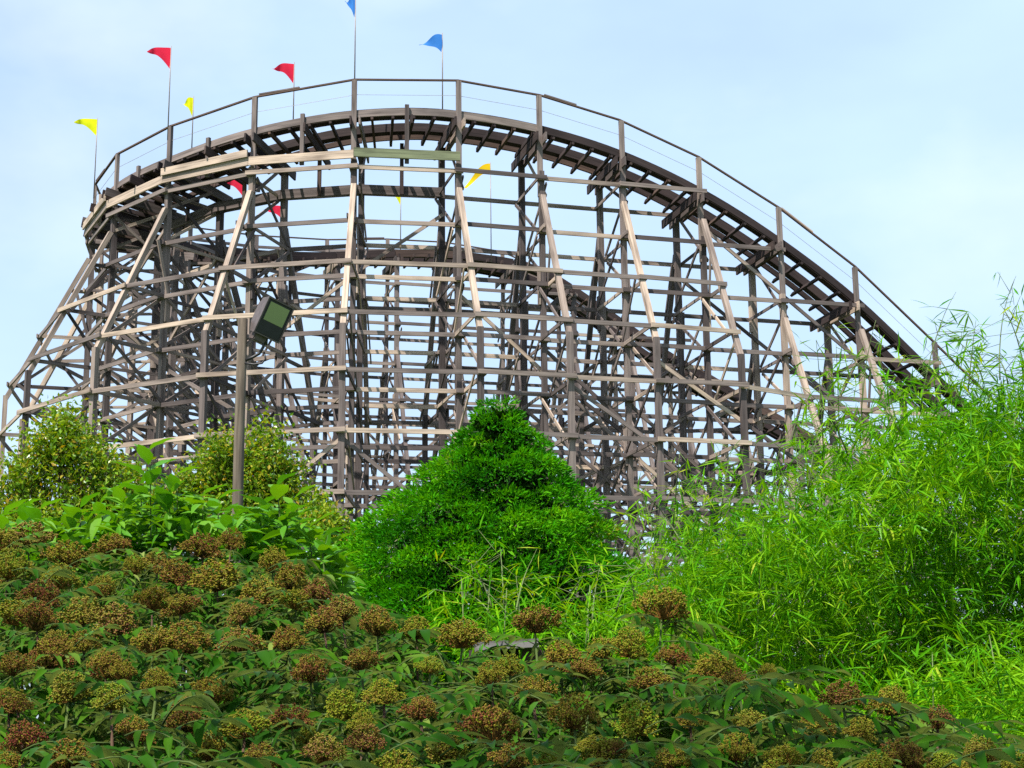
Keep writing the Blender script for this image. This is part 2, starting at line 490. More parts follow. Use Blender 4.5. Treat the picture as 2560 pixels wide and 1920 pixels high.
UP = Vector((0, 0, 1))
def batter_start(i):
    z = zt(BENTS[i])
    return min(L0 - 0.7 + 2 * LS * math.floor((z - 18.0) / (2 * LS)), z - 1.2)
OUTMAX = 2.35
def batter_off(i, z):
    return min(max((batter_start(i) - z) * 0.5, 0.0), OUTMAX)
def P_o(i, z): O, n_ = outer(BENTS[i]); return Vector((O.x, O.y, z))
def P_i(i, z): O, n_ = outer(BENTS[i]); p = O - n_ * WID; return Vector((p.x, p.y, z))
def P_b(i, z): O, n_ = outer(BENTS[i]); p = O + n_ * batter_off(i, z); return Vector((p.x, p.y, z))
INMAX = 2.2
def P_c(i, z):
    O, n_ = outer(BENTS[i]); p = O - n_ * (WID + min(max((batter_start(i) - 0.4 - z) * 0.42, 0), INMAX)); return Vector((p.x, p.y, z))

nB = len(BENTS)
for i, s in enumerate(BENTS):
    O, nr = outer(s)
    tg = Vector((-nr.y, nr.x, 0))
    z_t = zt(s)
    b = bank(s)
    zo = z_t + math.sin(b) * 1.05          # outer and inner deck edge heights
    zi = z_t - math.sin(b) * 1.05
    ztop_ledger = level(math.ceil((L0 - (zo - 0.45)) / LS))
    # outer post: heavy below, lighter handrail post lapped on top
    beam('post', (O.x, O.y, 0), (O.x, O.y, ztop_ledger + 0.25), 0.18, 0.145, nr)
    q = O + tg * 0.03 * (-1 if i % 2 else 1)
    beam('handrail_post', (q.x, q.y, ztop_ledger - 0.55), (q.x, q.y, zh(s)), 0.10, 0.15, nr, rnd=random.uniform(0.25, 0.75))
    I = O - nr * WID
    beam('post', (I.x, I.y, 0), (I.x, I.y, zi - 0.30), 0.18, 0.17, nr)
    # splice boards on the posts
    for base_, top_ in ((O, ztop_ledger), (I, zi - 0.5)):
        for k in range(2, 11, 3):
            z0 = level(k) + random.uniform(-0.5, 0.6)
            if z0 + 0.9 < top_:
                sd = random.choice((-1, 1))
                p = base_ + tg * (0.115 * sd)
                beam('splice_board', (p.x, p.y, z0 - 0.55), (p.x, p.y, z0 + 0.55), 0.18, 0.05, nr)
    # leaning outer post with its knee, and the inner one
    zs = batter_start(i)
    zk = zs - OUTMAX / 0.5
    pA = O + nr * 0.10; pK = O + nr * (OUTMAX + 0.10)
    beam('leaning_post', (pA.x, pA.y, zs + 0.15), (pK.x, pK.y, max(zk, 0.0)), 0.14, 0.155, nr, rnd=random.uniform(0.8, 1.0))  # pale end of the tones paints sunlight onto the tilted face
    if zk > 0.5:
        beam('leaning_post', (pK.x, pK.y, 0), (pK.x, pK.y, zk + 0.12), 0.15, 0.165, nr)
    zsi = zs - 0.4; zki = zsi - INMAX / 0.42
    pA = I - nr * 0.10; pK = I - nr * (INMAX + 0.10)
    beam('leaning_post', (pA.x, pA.y, zsi + 0.15), (pK.x, pK.y, max(zki, 0)), 0.14, 0.14, nr, rnd=random.uniform(0.2, 0.7))
    if zki > 0.5:
        beam('leaning_post', (pK.x, pK.y, 0), (pK.x, pK.y, zki + 0.1), 0.14, 0.15, nr)
    # bent cap under the track (two planks either side of the posts)
    for sgn in (-1, 1):
        cp0, _, e, upv = track_pt(s, 1.38, -0.42)
        cp1, _, _, _ = track_pt(s, -1.45, -0.42)
        beam('cap_beam', cp0 + tg * 0.13 * sgn, cp1 + tg * 0.13 * sgn, 0.055, 0.27, tg, mat=WOOD if sgn > 0 else WOOD_DARK)
    # horizontal struts and diagonals inside the bent
    k0 = math.ceil((L0 - (zo - 0.45)) / LS)
    for k in range(k0, 11):
        z = level(k)
        sg = 0.12 if k % 2 else -0.12
        o3 = tg * sg
        beam('cross_strut', P_o(i, z) + o3 + nr * 0.15, P_i(i, z) + o3 - nr * 0.15, 0.04, 0.095, tg)
        if batter_off(i, z) > 0.35:
            beam('cross_strut', P_b(i, z) - o3 + nr * 0.2, P_o(i, z) - o3 - nr * 0.1, 0.045, 0.115, tg)
        if (P_c(i, z) - P_i(i, z)).length > 0.35:
            beam('cross_strut', P_i(i, z) - o3 + nr * 0.1, P_c(i, z) - o3 - nr * 0.2, 0.045, 0.115, tg)
        zb = z - LS
        if k < 10:
            beam('diagonal_brace', P_o(i, z - 0.1) - o3 * 1.3, P_i(i, zb + 0.1) - o3 * 1.3, 0.04, 0.10, tg)
            if (k + i) % 3:
                beam('diagonal_brace', P_i(i, z - 0.1) + o3 * 1.7, P_o(i, zb + 0.1) + o3 * 1.7, 0.04, 0.095, tg)
            if batter_off(i, zb) > 0.5:
                if (i + k) % 2:
                    beam('diagonal_brace', P_o(i, z) + o3 * 1.2, P_b(i, zb) + o3 * 1.2, 0.04, 0.095, tg)
                else:
                    beam('diagonal_brace', P_o(i, zb) + o3 * 1.2, P_b(i, z) + o3 * 1.2, 0.04, 0.095, tg)
            if (P_c(i, zb) - P_i(i, zb)).length > 0.5:
                beam('diagonal_brace', P_i(i, z) - o3 * 1.5, P_c(i, zb) - o3 * 1.5, 0.04, 0.095, tg)
    # knee brace up to the cap
    beam('diagonal_brace', P_o(i, ztop_ledger - 0.5) + tg * 0.15, track_pt(s, -0.6, -0.5)[0] + tg * 0.15, 0.04, 0.095, tg)

# ledgers: bay by bay in four planes
for i in range(nB - 1):
    s0, s1 = BENTS[i], BENTS[i + 1]
    n0, n1 = outer(s0)[1], outer(s1)[1]
    zlow = min(zt(s0) + math.sin(bank(s0)), zt(s1) + math.sin(bank(s1)))
    k0 = math.ceil((L0 - (max(zt(s0), zt(s1)) - 0.55)) / LS)
    d = (outer(s1)[0] - outer(s0)[0]).normalized()
    stag = 0.055 if i % 2 else 0.0
    for k in range(k0, 11):
        z = level(k) + (0.01 if i % 2 else -0.01)
        beam('ledger', P_o(i, z) + n0 * (0.14 + stag) - d * 0.12, P_o(i + 1, z) + n1 * (0.14 + stag) + d * 0.12, 0.05, 0.125, n0 + n1)
        beam('ledger', P_i(i, z + .03) - n0 * (0.14 + stag) - d * 0.1, P_i(i + 1, z + .03) - n1 * (0.14 + stag) + d * 0.1, 0.05, 0.125, n0 + n1)
        if min(batter_off(i, z), batter_off(i + 1, z)) > 0.6:
            beam('ledger', P_b(i, z) + n0 * (0.24 + stag) - d * 0.12, P_b(i + 1, z) + n1 * (0.24 + stag) + d * 0.12, 0.05, 0.125, n0 + n1,
                 rnd=random.uniform(0.45, 1.0))  # tones shifted paler, sunlit look put into the ledger colour
        if min((P_c(i, z) - P_i(i, z)).length, (P_c(i + 1, z) - P_i(i + 1, z)).length) > 0.9 and (k % 2 == 0 or i < iA - 1 or i > iA + 9):
            beam('ledger', P_c(i, z) - n0 * (0.22 + stag) - d * 0.1, P_c(i + 1, z) - n1 * (0.22 + stag) + d * 0.1, 0.05, 0.115, n0 + n1)

# long face diagonals that run down across several bays
def face_diag(plane, i0, i1, z0, z1, off):
    n = abs(i1 - i0); step = 1 if i1 > i0 else -1
    for j in range(n):
        a, b_ = i0 + j * step, i0 + (j + 1) * step
        if not (0 <= a < nB and 0 <= b_ < nB): return
        za, zb = z0 + (z1 - z0) * j / n, z0 + (z1 - z0) * (j + 1) / n
        na, nb = outer(BENTS[a])[1], outer(BENTS[b_])[1]
        beam('diagonal_brace', plane(a, za) + na * off, plane(b_, zb) + nb * off, 0.045, 0.105, na + nb)
g = iA                               # bent a; near bents run down from g - 1 (b) to 0
face_diag(P_o, g - 4, g - 9, level(0.6), level(6.6), -0.13)
face_diag(P_i, g - 4, g - 9, level(1.3), level(7.0), 0.14)
face_diag(P_i, g - 2, g - 6, level(4), level(9), 0.14)
face_diag(P_b, g - 2, g - 5, level(4.1), level(7.1), 0.0)
face_diag(P_b, g - 3, g - 5, level(3.6), level(5.6), 0.0)
face_diag(P_o, g - 2, g - 6, level(3.5), level(8), -0.13)
face_diag(P_o, g - 5, g - 8, level(3), level(6.6), -0.13)
face_diag(P_b, g, g - 1, level(5.1), level(6.9), 0.0)
face_diag(P_b, g, g + 1, level(5.1), level(6.9), 0.0)
face_diag(P_i, g + 1, g - 1, level(2.6), level(0.4), 0.14)
face_diag(P_o, g + 2, g + 4, level(0.5), level(3.2), -0.13)
face_diag(P_o, g + 3, g + 1, level(2.2), level(4.4), -0.13)
face_diag(P_i, g + 2, g + 5, level(1), level(5), 0.14)
face_diag(P_o, g + 1, g + 3, level(4.5), level(7.5), -0.13)
face_diag(P_i, g + 4, g + 1, level(3), level(7.5), 0.14)
face_diag(P_o, g + 3, g + 6, level(4), level(8), -0.13)
face_diag(P_b, g + 2, g + 4, level(4), level(7), 0.0)
for q in range(4):
    face_diag(P_o, g + 6 + q * 3, g + 9 + q * 3, level(1 + q * 0.4), level(5.5 + q * 0.4), -0.13)
    face_diag(P_i, g + 8 + q * 3, g + 5 + q * 3, level(2 + q * 0.3), level(6.5), 0.14)
    face_diag(P_i, g + 7 + q * 3, g + 10 + q * 3, level(0.6 + q * 0.9), level(4.6 + q * 0.9), 0.14)

for q in range(5):
    face_diag(P_o, g - 1 - q, g - 4 - q, level(2.2 + q * 0.9), level(6.2 + q * 0.9), -0.13)
    face_diag(P_i, g - 7 + q, g - 4 + q, level(3.2 + (4 - q) * 0.8), level(7.0 + (4 - q) * 0.6), 0.14)
    face_diag(P_c, g - 2 - q, g - 5 - q, level(4.5 + q * 0.5), level(8.0 + q * 0.4), 0.0)
    face_diag(P_c, nB - 1 - q * 2, nB - 4 - q * 2, level(3.5), level(7.5), 0.0)
    face_diag(P_o, nB - 9 + q, nB - 6 + q, level(1.5 + q * 0.8), level(5 + q * 0.8), -0.13)

# track: ties, laminated rails with steel strips, edge boards
tie_list = np.arange(BENTS[0] - 1.2, BENTS[-1] + 0.6, 0.615)
for s in tie_list:
    s = float(s)
    a, tt, e, upv = track_pt(s, 1.02, -0.20)
    b2, _, _, _ = track_pt(s, -1.12 + random.uniform(-0.05, 0.08), -0.20)
    beam('track_tie', a, b2, 0.075, 0.14, tt, mat=WOOD_DARK)
def sweep(name, s0, s1, lat, up, w, h, mat, step=0.4, rnd=0.5, k=None):
    n = max(2, int((s1 - s0) / step) + 1)
    V, A, Q = [], [], []
    for j in range(n):
        s = s0 + (s1 - s0) * j / (n - 1)
        for (u, v) in ((-w / 2, -h / 2), (w / 2, -h / 2), (w / 2, h / 2), (-w / 2, h / 2)):
            V.append(tuple(track_pt(s, lat + u, up + v)[0] - CO)); A.append((s, u, v))
        if j:
            o = j * 4
            for c in range(4):
                Q.append((o - 4 + c, o - 4 + (c + 1) % 4, o + (c + 1) % 4, o + c))
    o = (n - 1) * 4
    Q += [(3, 2, 1, 0), (o, o + 1, o + 2, o + 3)]
    me = mesh_np(name, np.array(V), [np.array(Q)], mat, {'lc': np.array(A), 'rnd': np.full(len(V), rnd)})
    return link(bpy.data.objects.new(name, me), coaster)
S0, S1 = BENTS[0] - 1.3, BENTS[-1] + 0.8
for lat in (0.68, -0.42):
    r_ = sweep('track_rail', S0, S1, lat, 0.02, 0.28, 0.26, WOOD_DARK, rnd=0.3)
    st = sweep('steel_strip', S0, S1, lat, 0.170, 0.12, 0.012, STEEL)
    st.parent = r_
for i in range(nB - 1):
    s0, s1 = BENTS[i], BENTS[i + 1]
    turn = iA - 2 <= i <= iA + 9
    sweep('edge_board', s0 - 0.02, s1 - 0.05, 1.00, -0.07, 0.06, 0.22, WOOD if turn else WOOD_DARK, rnd=random.uniform(0.3, 0.8) if turn else random.uniform(0, 0.5))
    sweep('edge_board', s0 - 0.02, s1 - 0.05, -0.86, -0.06, 0.08, 0.30 if i >= iA + 7 else 0.16, WOOD_DARK, rnd=random.random())
    if i > iA and i % 3 != 1:
        sweep('walkway_board', s0 + 0.05, s1 - 0.02, 0.86, -0.10, 0.20, 0.04, WOOD_DARK, rnd=random.random())
    # handrail and its wire
    pa, pb = P_o(i, zh(s0)), P_o(i + 1, zh(s1))
    beam('handrail', pa + UP * 0.02, pb + UP * 0.02, 0.07, 0.045, None, mat=WOOD_DARK, rnd=1.0)
    if i % 3 == 0:
        m_ = pa.lerp(pb, 0.55); m2 = pa.lerp(pb, 0.95)
        beam('handrail', m_ + UP * 0.075, m2 + UP * 0.075, 0.07, 0.04, None, mat=WOOD)
    beam('safety_wire', pa - UP * 0.46, pb - UP * 0.46, 0.009, 0.009, None, mat=WIRE)
    if i >= iA + 7:
        beam('handrail', pa - UP * 0.46, pb - UP * 0.46, 0.05, 0.11, None)

# turn: fascia boards outside the ledger, hung mid-bay posts and thick inner beams
for i in range(iA - 1, iA + 5):
    s0, s1 = BENTS[i], BENTS[i + 1]
    n0, n1 = outer(s0)[1], outer(s1)[1]
    dz = 0.34 if i != iA - 1 else 0.40
    green = i == iA - 1
    beam('fascia_board', P_o(i, L0 + dz) + n0 * 0.25, P_o(i + 1, L0 + dz) + n1 * 0.25, 0.06, 0.27 if green else 0.25, n0 + n1,
         mat=WOOD_GREEN if green else WOOD, rnd=random.uniform(0.7, 1.0))
    if i in (iA + 1, iA + 3):
        beam('fascia_board', P_o(i, L0 + dz + 0.22) + n0 * 0.33, P_o(i + 1, L0 + dz + 0.2) + n1 * 0.33, 0.05, 0.22, n0 + n1, rnd=0.95)
    if i <= iA + 2:
        beam('fascia_board', P_i(i, L0 + 0.02) + n0 * 0.24, P_i(i + 1, L0 + 0.02) + n1 * 0.24, 0.06, 0.29, n0 + n1, rnd=0.2)
for i in range(iA - 1, iA + 9):
    sm = (BENTS[i] + BENTS[i + 1]) / 2
    O, nr = outer(sm); tg = Vector((-nr.y, nr.x, 0))
    top, _, e, upv = track_pt(sm, 1.13, 0.12)
    p = O + nr * 0.02
    beam('hanger_post', (p.x, p.y, L0 + 0.16), (p.x, p.y, top.z), 0.09, 0.12, nr)
    c0, c1 = track_pt(sm, 1.35, -0.42)[0], track_pt(sm, -1.4, -0.42)[0]
    beam('cap_beam', c0 + tg * 0.09, c1 + tg * 0.09, 0.06, 0.27, tg, mat=WOOD_DARK)
    I = O - nr * (WID - 0.30)
    if i <= iA + 2:
        beam('hanger_post', (I.x, I.y, L0 - 0.15), (I.x, I.y, track_pt(sm, -1.0, -0.3)[0].z), 0.08, 0.11, nr, mat=WOOD_DARK)

flush_beams(coaster, CO)

# ------------------------------------------------------------------ pennants on poles
def pennant(px, py_top, py_base, Y, mat, label, length, height, droop=0.15, fold=1.0, sway=0.0, zdrop=0.0, taper=1.25):
    top = at(px, py_top, Y)
    zb = at(px, py_base, Y).z
    root = empty('pennant_flag', (top.x, Y, zb))
    tag(root, label, 'flag', 'pennants flying along the coaster track')
    H = top.z - zb
    V, q, t = tube_arrays([(0, 0, -0.25), (0, 0, H * 0.55), (0.0, 0, H)], [0.022, 0.018, 0.011], 6)
    link(bpy.data.objects.new('flag_pole', mesh_np('flag_pole', V, [q, t], GALV, smooth=True)), root)
    nx, ny = 12, 6
    V = []
    for a in range(nx + 1):
        u = a / nx
        for b_ in range(ny + 1):
            v = b_ / ny
            zt_ = -0.06 - droop * length * u ** 1.5 + 0.04 * math.sin(u * 5)
            hgt = height * (1 - u) ** taper + 0.015
            z = H + zt_ - hgt * v - zdrop * u * u
            x = -length * u * fold + 0.02 * math.sin(v * 4) * (1 - u)
            y = 0.09 * math.sin(u * 7 + v * 1.6 + sway) * (0.25 + u) + 0.35 * (1 - fold) * u
            V.append((x - 0.015, y, z))
    Q = []
    for a in range(nx):
        for b_ in range(ny):
            o = a * (ny + 1) + b_
            Q.append((o, o + ny + 1, o + ny + 2, o + 1))
    link(bpy.data.objects.new('pennant', mesh_np('pennant', np.array(V), [np.array(Q)], mat, smooth=True)), root)
    return root
pennant(244, 294, 478, 50.25, YELLOW, 'yellow pennant above the outermost bend of the coaster turn', 0.80, 0.56, 0.02)
pennant(428, 115, 330, 45.6, RED, 'tall red pennant rising above a handrail post beside two yellow ones', 0.74, 0.66, 0.05)
pennant(484, 240, 372, 47.8, YELLOW, 'yellow pennant hanging bunched up behind the handrail of the turn', 0.46, 0.62, 0.25, 0.75, 1.5)
pennant(736, 155, 305, 45.8, RED, 'red pennant beside the tall blue pennant at the coaster crest', 0.66, 0.62, 0.12, 1.0, 0.7)
pennant(889, -8, 205, 43.9, BLUE, 'blue pennant folded tight on the tallest pole above the handrail', 0.42, 0.60, 0.0, 0.72, 2.2)
pennant(1106, 82, 280, 45.9, BLUE, 'light blue pennant streaming over the crest of the coaster', 0.70, 0.58, 0.48, 1.0, 3.0)
pennant(608, 446, 560, 59.5, RED, 'dark red pennant half hidden behind a trestle post of the turn', 0.70, 0.62, 0.1, 1.0, 0.3)
pennant(708, 512, 610, 60.9, RED, 'small red pennant inside the turn beside a broken beam end', 0.75, 0.55, 0.15, 1.0, 1.9)
pennant(1002, 474, 610, 61.8, YELLOW, 'small yellow pennant over the far track behind the crest', 0.50, 0.58, 0.1, 0.8, 0.9)
pennant(1226, 405, 640, 62.5, ORANGE, 'golden yellow pennant drooping diagonally over the far track', 1.08, 0.42, 0.62, 1.0, 2.6, 0.35, 0.35)

# ------------------------------------------------------------------ floodlight on a timber pole
PY = 28.0
pt = at(610, 797, PY)
pb_ = at(593, 1300, PY)
fl = empty('floodlight_pole', (pt.x - 0.03, PY, 0))
tag(fl, 'round timber pole carrying one dark floodlight on a curved arm', 'light pole')
def wood_round():
    m, n, l, out = new_mat('pole_timber')
    bs = n.new('ShaderNodeBsdfPrincipled'); bs.inputs['Roughness'].default_value = 0.9
    tc = n.new('ShaderNodeTexCoord'); mp = n.new('ShaderNodeMapping'); mp.inputs['Scale'].default_value = (14, 14, 0.9)
    nz = n.new('ShaderNodeTexNoise'); nz.inputs['Detail'].default_value = 6; nz.inputs['Scale'].default_value = 1.5
    l.new(tc.outputs['Object'], mp.inputs[0]); l.new(mp.outputs[0], nz.inputs['Vector'])
    r = ramp(n, [(0.3, (0.05, 0.038, 0.028)), (0.55, (0.105, 0.082, 0.06)), (0.75, (0.16, 0.13, 0.10))])
    l.new(nz.outputs['Fac'], r.inputs['Fac']); l.new(r.outputs[0], bs.inputs['Base Color'])
    bp = n.new('ShaderNodeBump'); bp.inputs['Strength'].default_value = 0.6; bp.inputs['Distance'].default_value = 0.02
    l.new(nz.outputs['Fac'], bp.inputs['Height']); l.new(bp.outputs[0], bs.inputs['Normal'])
    l.new(bs.outputs[0], out.inputs[0])
    return m
zt_p = pt.z
V, q, t = tube_arrays([(0, 0, 0), (0.01, 0, zt_p * 0.4), (0.0, 0, zt_p * 0.8), (0.01, 0, zt_p - 0.01), (0.01, 0, zt_p)],
                      [0.112, 0.102, 0.094, 0.088, 0.082], 16)
link(bpy.data.objects.new('pole', mesh_np('pole', V, [q, t], wood_round(), smooth=True)), fl)
pole_top = Vector((pt.x - 0.03, PY, 0))
arm_pts = [at(x, y, PY - 0.02) - pole_top for x, y in ((612, 901), (632, 893), (648, 884), (658, 868), (661, 850), (662, 838))]
V, q, t = tube_arrays(arm_pts, [0.028] * 6, 10)
link(bpy.data.objects.new('bracket_arm', mesh_np('bracket_arm', V, [q, t], BLACKM, smooth=True)), fl)
arm2 = [at(x, y, PY - 0.05) - pole_top for x, y in ((612, 908), (635, 911), (655, 908), (664, 897), (660, 880))]
V, q, t = tube_arrays(arm2, [0.018] * 5, 8)
link(bpy.data.objects.new('cable', mesh_np('cable', V, [q, t], BLACKM, smooth=True)), fl)
V, q, t = tube_arrays([at(662, 862, PY) - pole_top, at(664, 835, PY) - pole_top], [0.05, 0.05], 10)
link(bpy.data.objects.new('knuckle', mesh_np('knuckle', V, [q, t], BLACKM, smooth=True)), fl)
# housing: local x right across the glass, y into the box, z up
fwd = Vector((0.50, -0.80, -0.30)).normalized()
rgt = UP.cross(fwd).normalized() * -1
rgt = fwd.cross(UP).normalized() * -1
upv = fwd.cross(rgt); upv = upv if upv.z > 0 else -upv
rl = R_(17)
rgt2 = rgt * math.cos(rl) - upv * math.sin(rl)
up2 = upv * math.cos(rl) + rgt * math.sin(rl)
if rgt2.x < 0: rgt2 = -rgt2
Mh = Matrix((rgt2, -fwd, up2)).transposed().to_4x4()
if Mh.determinant() < 0: Mh = Matrix((rgt2, -fwd, up2)).transposed().to_4x4()
hc = at(686, 800, PY - 0.15) - pole_top
Mh.translation = hc
def bevel_box(name, x0, x1, y0, y1, z0, z1, mat, bev, parent, M=None):
    import bmesh
    bm = bmesh.new()
    vs = [bm.verts.new(v) for v in box_v(x0, x1, y0, y1, z0, z1)]
    for f in BOXF: bm.faces.new([vs[k] for k in f])
    bmesh.ops.bevel(bm, geom=bm.edges[:], offset=bev, segments=2, affect='EDGES')
    bmesh.ops.recalc_face_normals(bm, faces=bm.faces)
    me = bpy.data.meshes.new(name); bm.to_mesh(me); bm.free()
    me.materials.append(mat)
    o = link(bpy.data.objects.new(name, me), parent)
    if M is not None: o.matrix_local = M
    return o
HW, HH, HD_ = 0.27, 0.35, 0.34
import bmesh
bm = bmesh.new()
prof = [(0.0, HH), (HD_ * 0.75, HH * 0.86), (HD_, HH * 0.4), (HD_, -HH * 0.45), (HD_ * 0.55, -HH * 0.98), (0.0, -HH)]
va = [bm.verts.new((-HW, y, z)) for y, z in prof]; vb = [bm.verts.new((HW, y, z)) for y, z in prof]
bm.faces.new(va); bm.faces.new(vb[::-1])
for k in range(len(prof)):
    k2 = (k + 1) % len(prof)
    if k2 != 0:
        bm.faces.new((va[k], vb[k], vb[k2], va[k2]))
# open front with a rim and recessed floor
fr = [(-HW, 0, HH), (HW, 0, HH), (HW, 0, -HH), (-HW, 0, -HH)]
rim = 0.025
inn = [(-HW + rim, 0, HH - rim), (HW - rim, 0, HH - rim), (HW - rim, 0, -HH + rim), (-HW + rim, 0, -HH + rim)]
bak = [(x * 0.98, 0.10, z * 0.98) for x, y, z in inn]
f0 = [va[0], vb[0], vb[-1], va[-1]]
f1 = [bm.verts.new(v) for v in inn]; f2 = [bm.verts.new(v) for v in bak]
for k in range(4):
    k2 = (k + 1) % 4
    bm.faces.new((f0[k], f0[k2], f1[k2], f1[k])); bm.faces.new((f1[k], f1[k2], f2[k2], f2[k]))
bm.faces.new(f2)
bmesh.ops.recalc_face_normals(bm, faces=bm.faces)
me = bpy.data.meshes.new('lamp_housing'); bm.to_mesh(me); bm.free(); me.materials.append(BRONZE)
housing = link(bpy.data.objects.new('lamp_housing', me), fl)
housing.matrix_local = Mh
def glass_mat():
    m, n, l, out = new_mat('lamp_glass')
    bs = n.new('ShaderNodeBsdfPrincipled')
    bs.inputs['Base Color'].default_value = (0.02, 0.035, 0.015, 1)
    bs.inputs['Roughness'].default_value = 0.06
    bs.inputs['Metallic'].default_value = 0.0
    bs.inputs['Specular IOR Level'].default_value = 1.0
    bs.inputs['IOR'].default_value = 2.6
    tc = n.new('ShaderNodeTexCoord'); nz = n.new('ShaderNodeTexNoise'); nz.inputs['Scale'].default_value = 5
    l.new(tc.outputs['Object'], nz.inputs['Vector'])
    r = ramp(n, [(0.3, (0.04, 0.04, 0.04)), (0.7, (0.16, 0.16, 0.16))]); l.new(nz.outputs['Fac'], r.inputs['Fac'])
    l.new(r.outputs[0], bs.inputs['Roughness'])
    l.new(bs.outputs[0], out.inputs[0])
    return m
GL = glass_mat()
bevel_box('lamp_glass', -HW + 0.07, HW - 0.07, 0.005, 0.03, -0.07, HH - 0.07, GL, 0.004, housing)
bevel_box('glass_frame', -HW + 0.027, HW - 0.027, 0.018, 0.034, -0.075, HH - 0.027, BLACKM, 0.004, housing)
bevel_box('lamp_visor', -HW + 0.028, HW - 0.028, 0.012, 0.04, -HH + 0.03, -0.066, BLACKM, 0.004, housing)
bevel_box('ballast_box', -HW * 0.75, HW * 0.2, 0.06, 0.30, -HH - 0.13, -HH + 0.02, BRONZE, 0.02, housing)

# ================================================================== PLANTS
def leaf_template(nseg, width, fold=0.18, droop=0.25, peak=0.4):
    """blade along +x of length 1; two strips folded on the midrib"""
    V = []
    for a in range(nseg + 1):
        u = a / nseg
        w = width * (math.sin(math.pi * min(1, (u / peak) * 0.5 if u < peak else 0.5 + 0.5 * (u - peak) / (1 - peak)))) if 0 < u < 1 else 0.004
        z = -droop * u * u
        V += [(u, -w / 2, z + fold * w), (u, 0, z), (u, w / 2, z + fold * w)]
    Q = []
    for a in range(nseg):
        o = a * 3
        Q += [(o, o + 3, o + 4, o + 1), (o + 1, o + 4, o + 5, o + 2)]
    return np.array(V), np.array(Q)

def frames(D, N):
    """rotation matrices with x along D and z near N (arrays (n,3))"""
    x = D / np.linalg.norm(D, axis=1, keepdims=True)
    y = np.cross(N, x)
    y /= np.linalg.norm(y, axis=1, keepdims=True) + 1e-9
    z = np.cross(x, y)
    return np.stack([x, y, z], 2)                      # columns

def scatter(tmpl, P, D, N, S, rnd, W=None):
    V, Q = tmpl
    M = frames(D, N)
    sv = np.repeat(V[None], len(P), 0) * S[:, None, None]
    if W is not None:
        sv[:, :, 1] *= W[:, None]
    out = np.einsum('nij,nkj->nki', M, sv) + P[:, None, :]
    F = Q[None] + (np.arange(len(P)) * len(V))[:, None, None]
    return out.reshape(-1, 3), F.reshape(-1, Q.shape[1]), np.repeat(rnd, len(V))

def scatter_obj(name, tmpl, P, D, N, S, mat, parent, base, rnd=None, W=None, kind='stuff'):
    rnd = rng.random(len(P)) if rnd is None else rnd
    V, F, r = scatter(tmpl, P - np.array(base), D, N, S, rnd, W)
    o = link(bpy.data.objects.new(name, mesh_np(name, V, [F], mat, {'rnd': r})), parent)
    if kind: tag(o, kind=kind)
    return o

def unit(v):
    return v / (np.linalg.norm(v, axis=-1, keepdims=True) + 1e-9)

# ---------------------------------------------------------------- cypress
CY = 20.0
cbase = at(1235, 1560, CY)
cyp = empty('cypress_tree', (cbase.x, CY, 0))
tag(cyp, 'dense bright green conical cypress standing before the coaster trestle', 'tree')
prof_px = [(985, 1245, 14), (1030, 1245, 46), (1090, 1247, 88), (1150, 1245, 134), (1210, 1240, 182), (1270, 1235, 228),
           (1330, 1215, 285), (1400, 1205, 318), (1480, 1210, 345), (1560, 1215, 355), (1640, 1215, 350), (1760, 1215, 330)]
ctop = at(1245, 985, CY)
zz = np.array([at(c, y, CY).z for y, c, w in prof_px])[::-1]
cx = np.array([at(c, y, CY).x for y, c, w in prof_px])[::-1]
rr = np.array([w * CY / F_PX * 1.03 for y, c, w in prof_px])[::-1]
rs = np.random.default_rng(11)
clumps = []
tries = 0
while len(clumps) < 420 and tries < 40000:
    tries += 1
    z = rs.uniform(zz[0] - 0.4, ctop.z - 0.10)
    R0 = np.interp(z, zz, rr); X0 = np.interp(z, zz, cx)
    if rs.random() > (R0 / rr.max()) * 0.9 + 0.12: continue
    th = rs.uniform(0, 2 * math.pi)
    size = rs.uniform(0.24, 0.56) * (0.30 + 0.70 * R0 / rr.max())
    rad = max(0.0, R0 - size * rs.uniform(0.15, 1.3))
    c = np.array([X0 + math.cos(th) * rad, CY + math.sin(th) * rad, z])
    qx, qy = pix(c)
    if c[1] < CY + 0.3 and any(math.hypot(qx - hx, (qy - hy) * 1.2) < hr for hx, hy, hr in ((1425, 1475, 78), (1335, 1195, 48), (1130, 1500, 42), (1190, 1330, 26), (1480, 1370, 30))):
        continue                                           # hollows between the boughs
    if any(np.linalg.norm((c - o[0]) * np.array([1, 1, 2.0])) < 0.86 * (size + o[1]) for o in clumps): continue
    clumps.append((c, size, np.array([math.cos(th), math.sin(th), 0.15])))
P, D, N, S, Rn = [], [], [], [], []
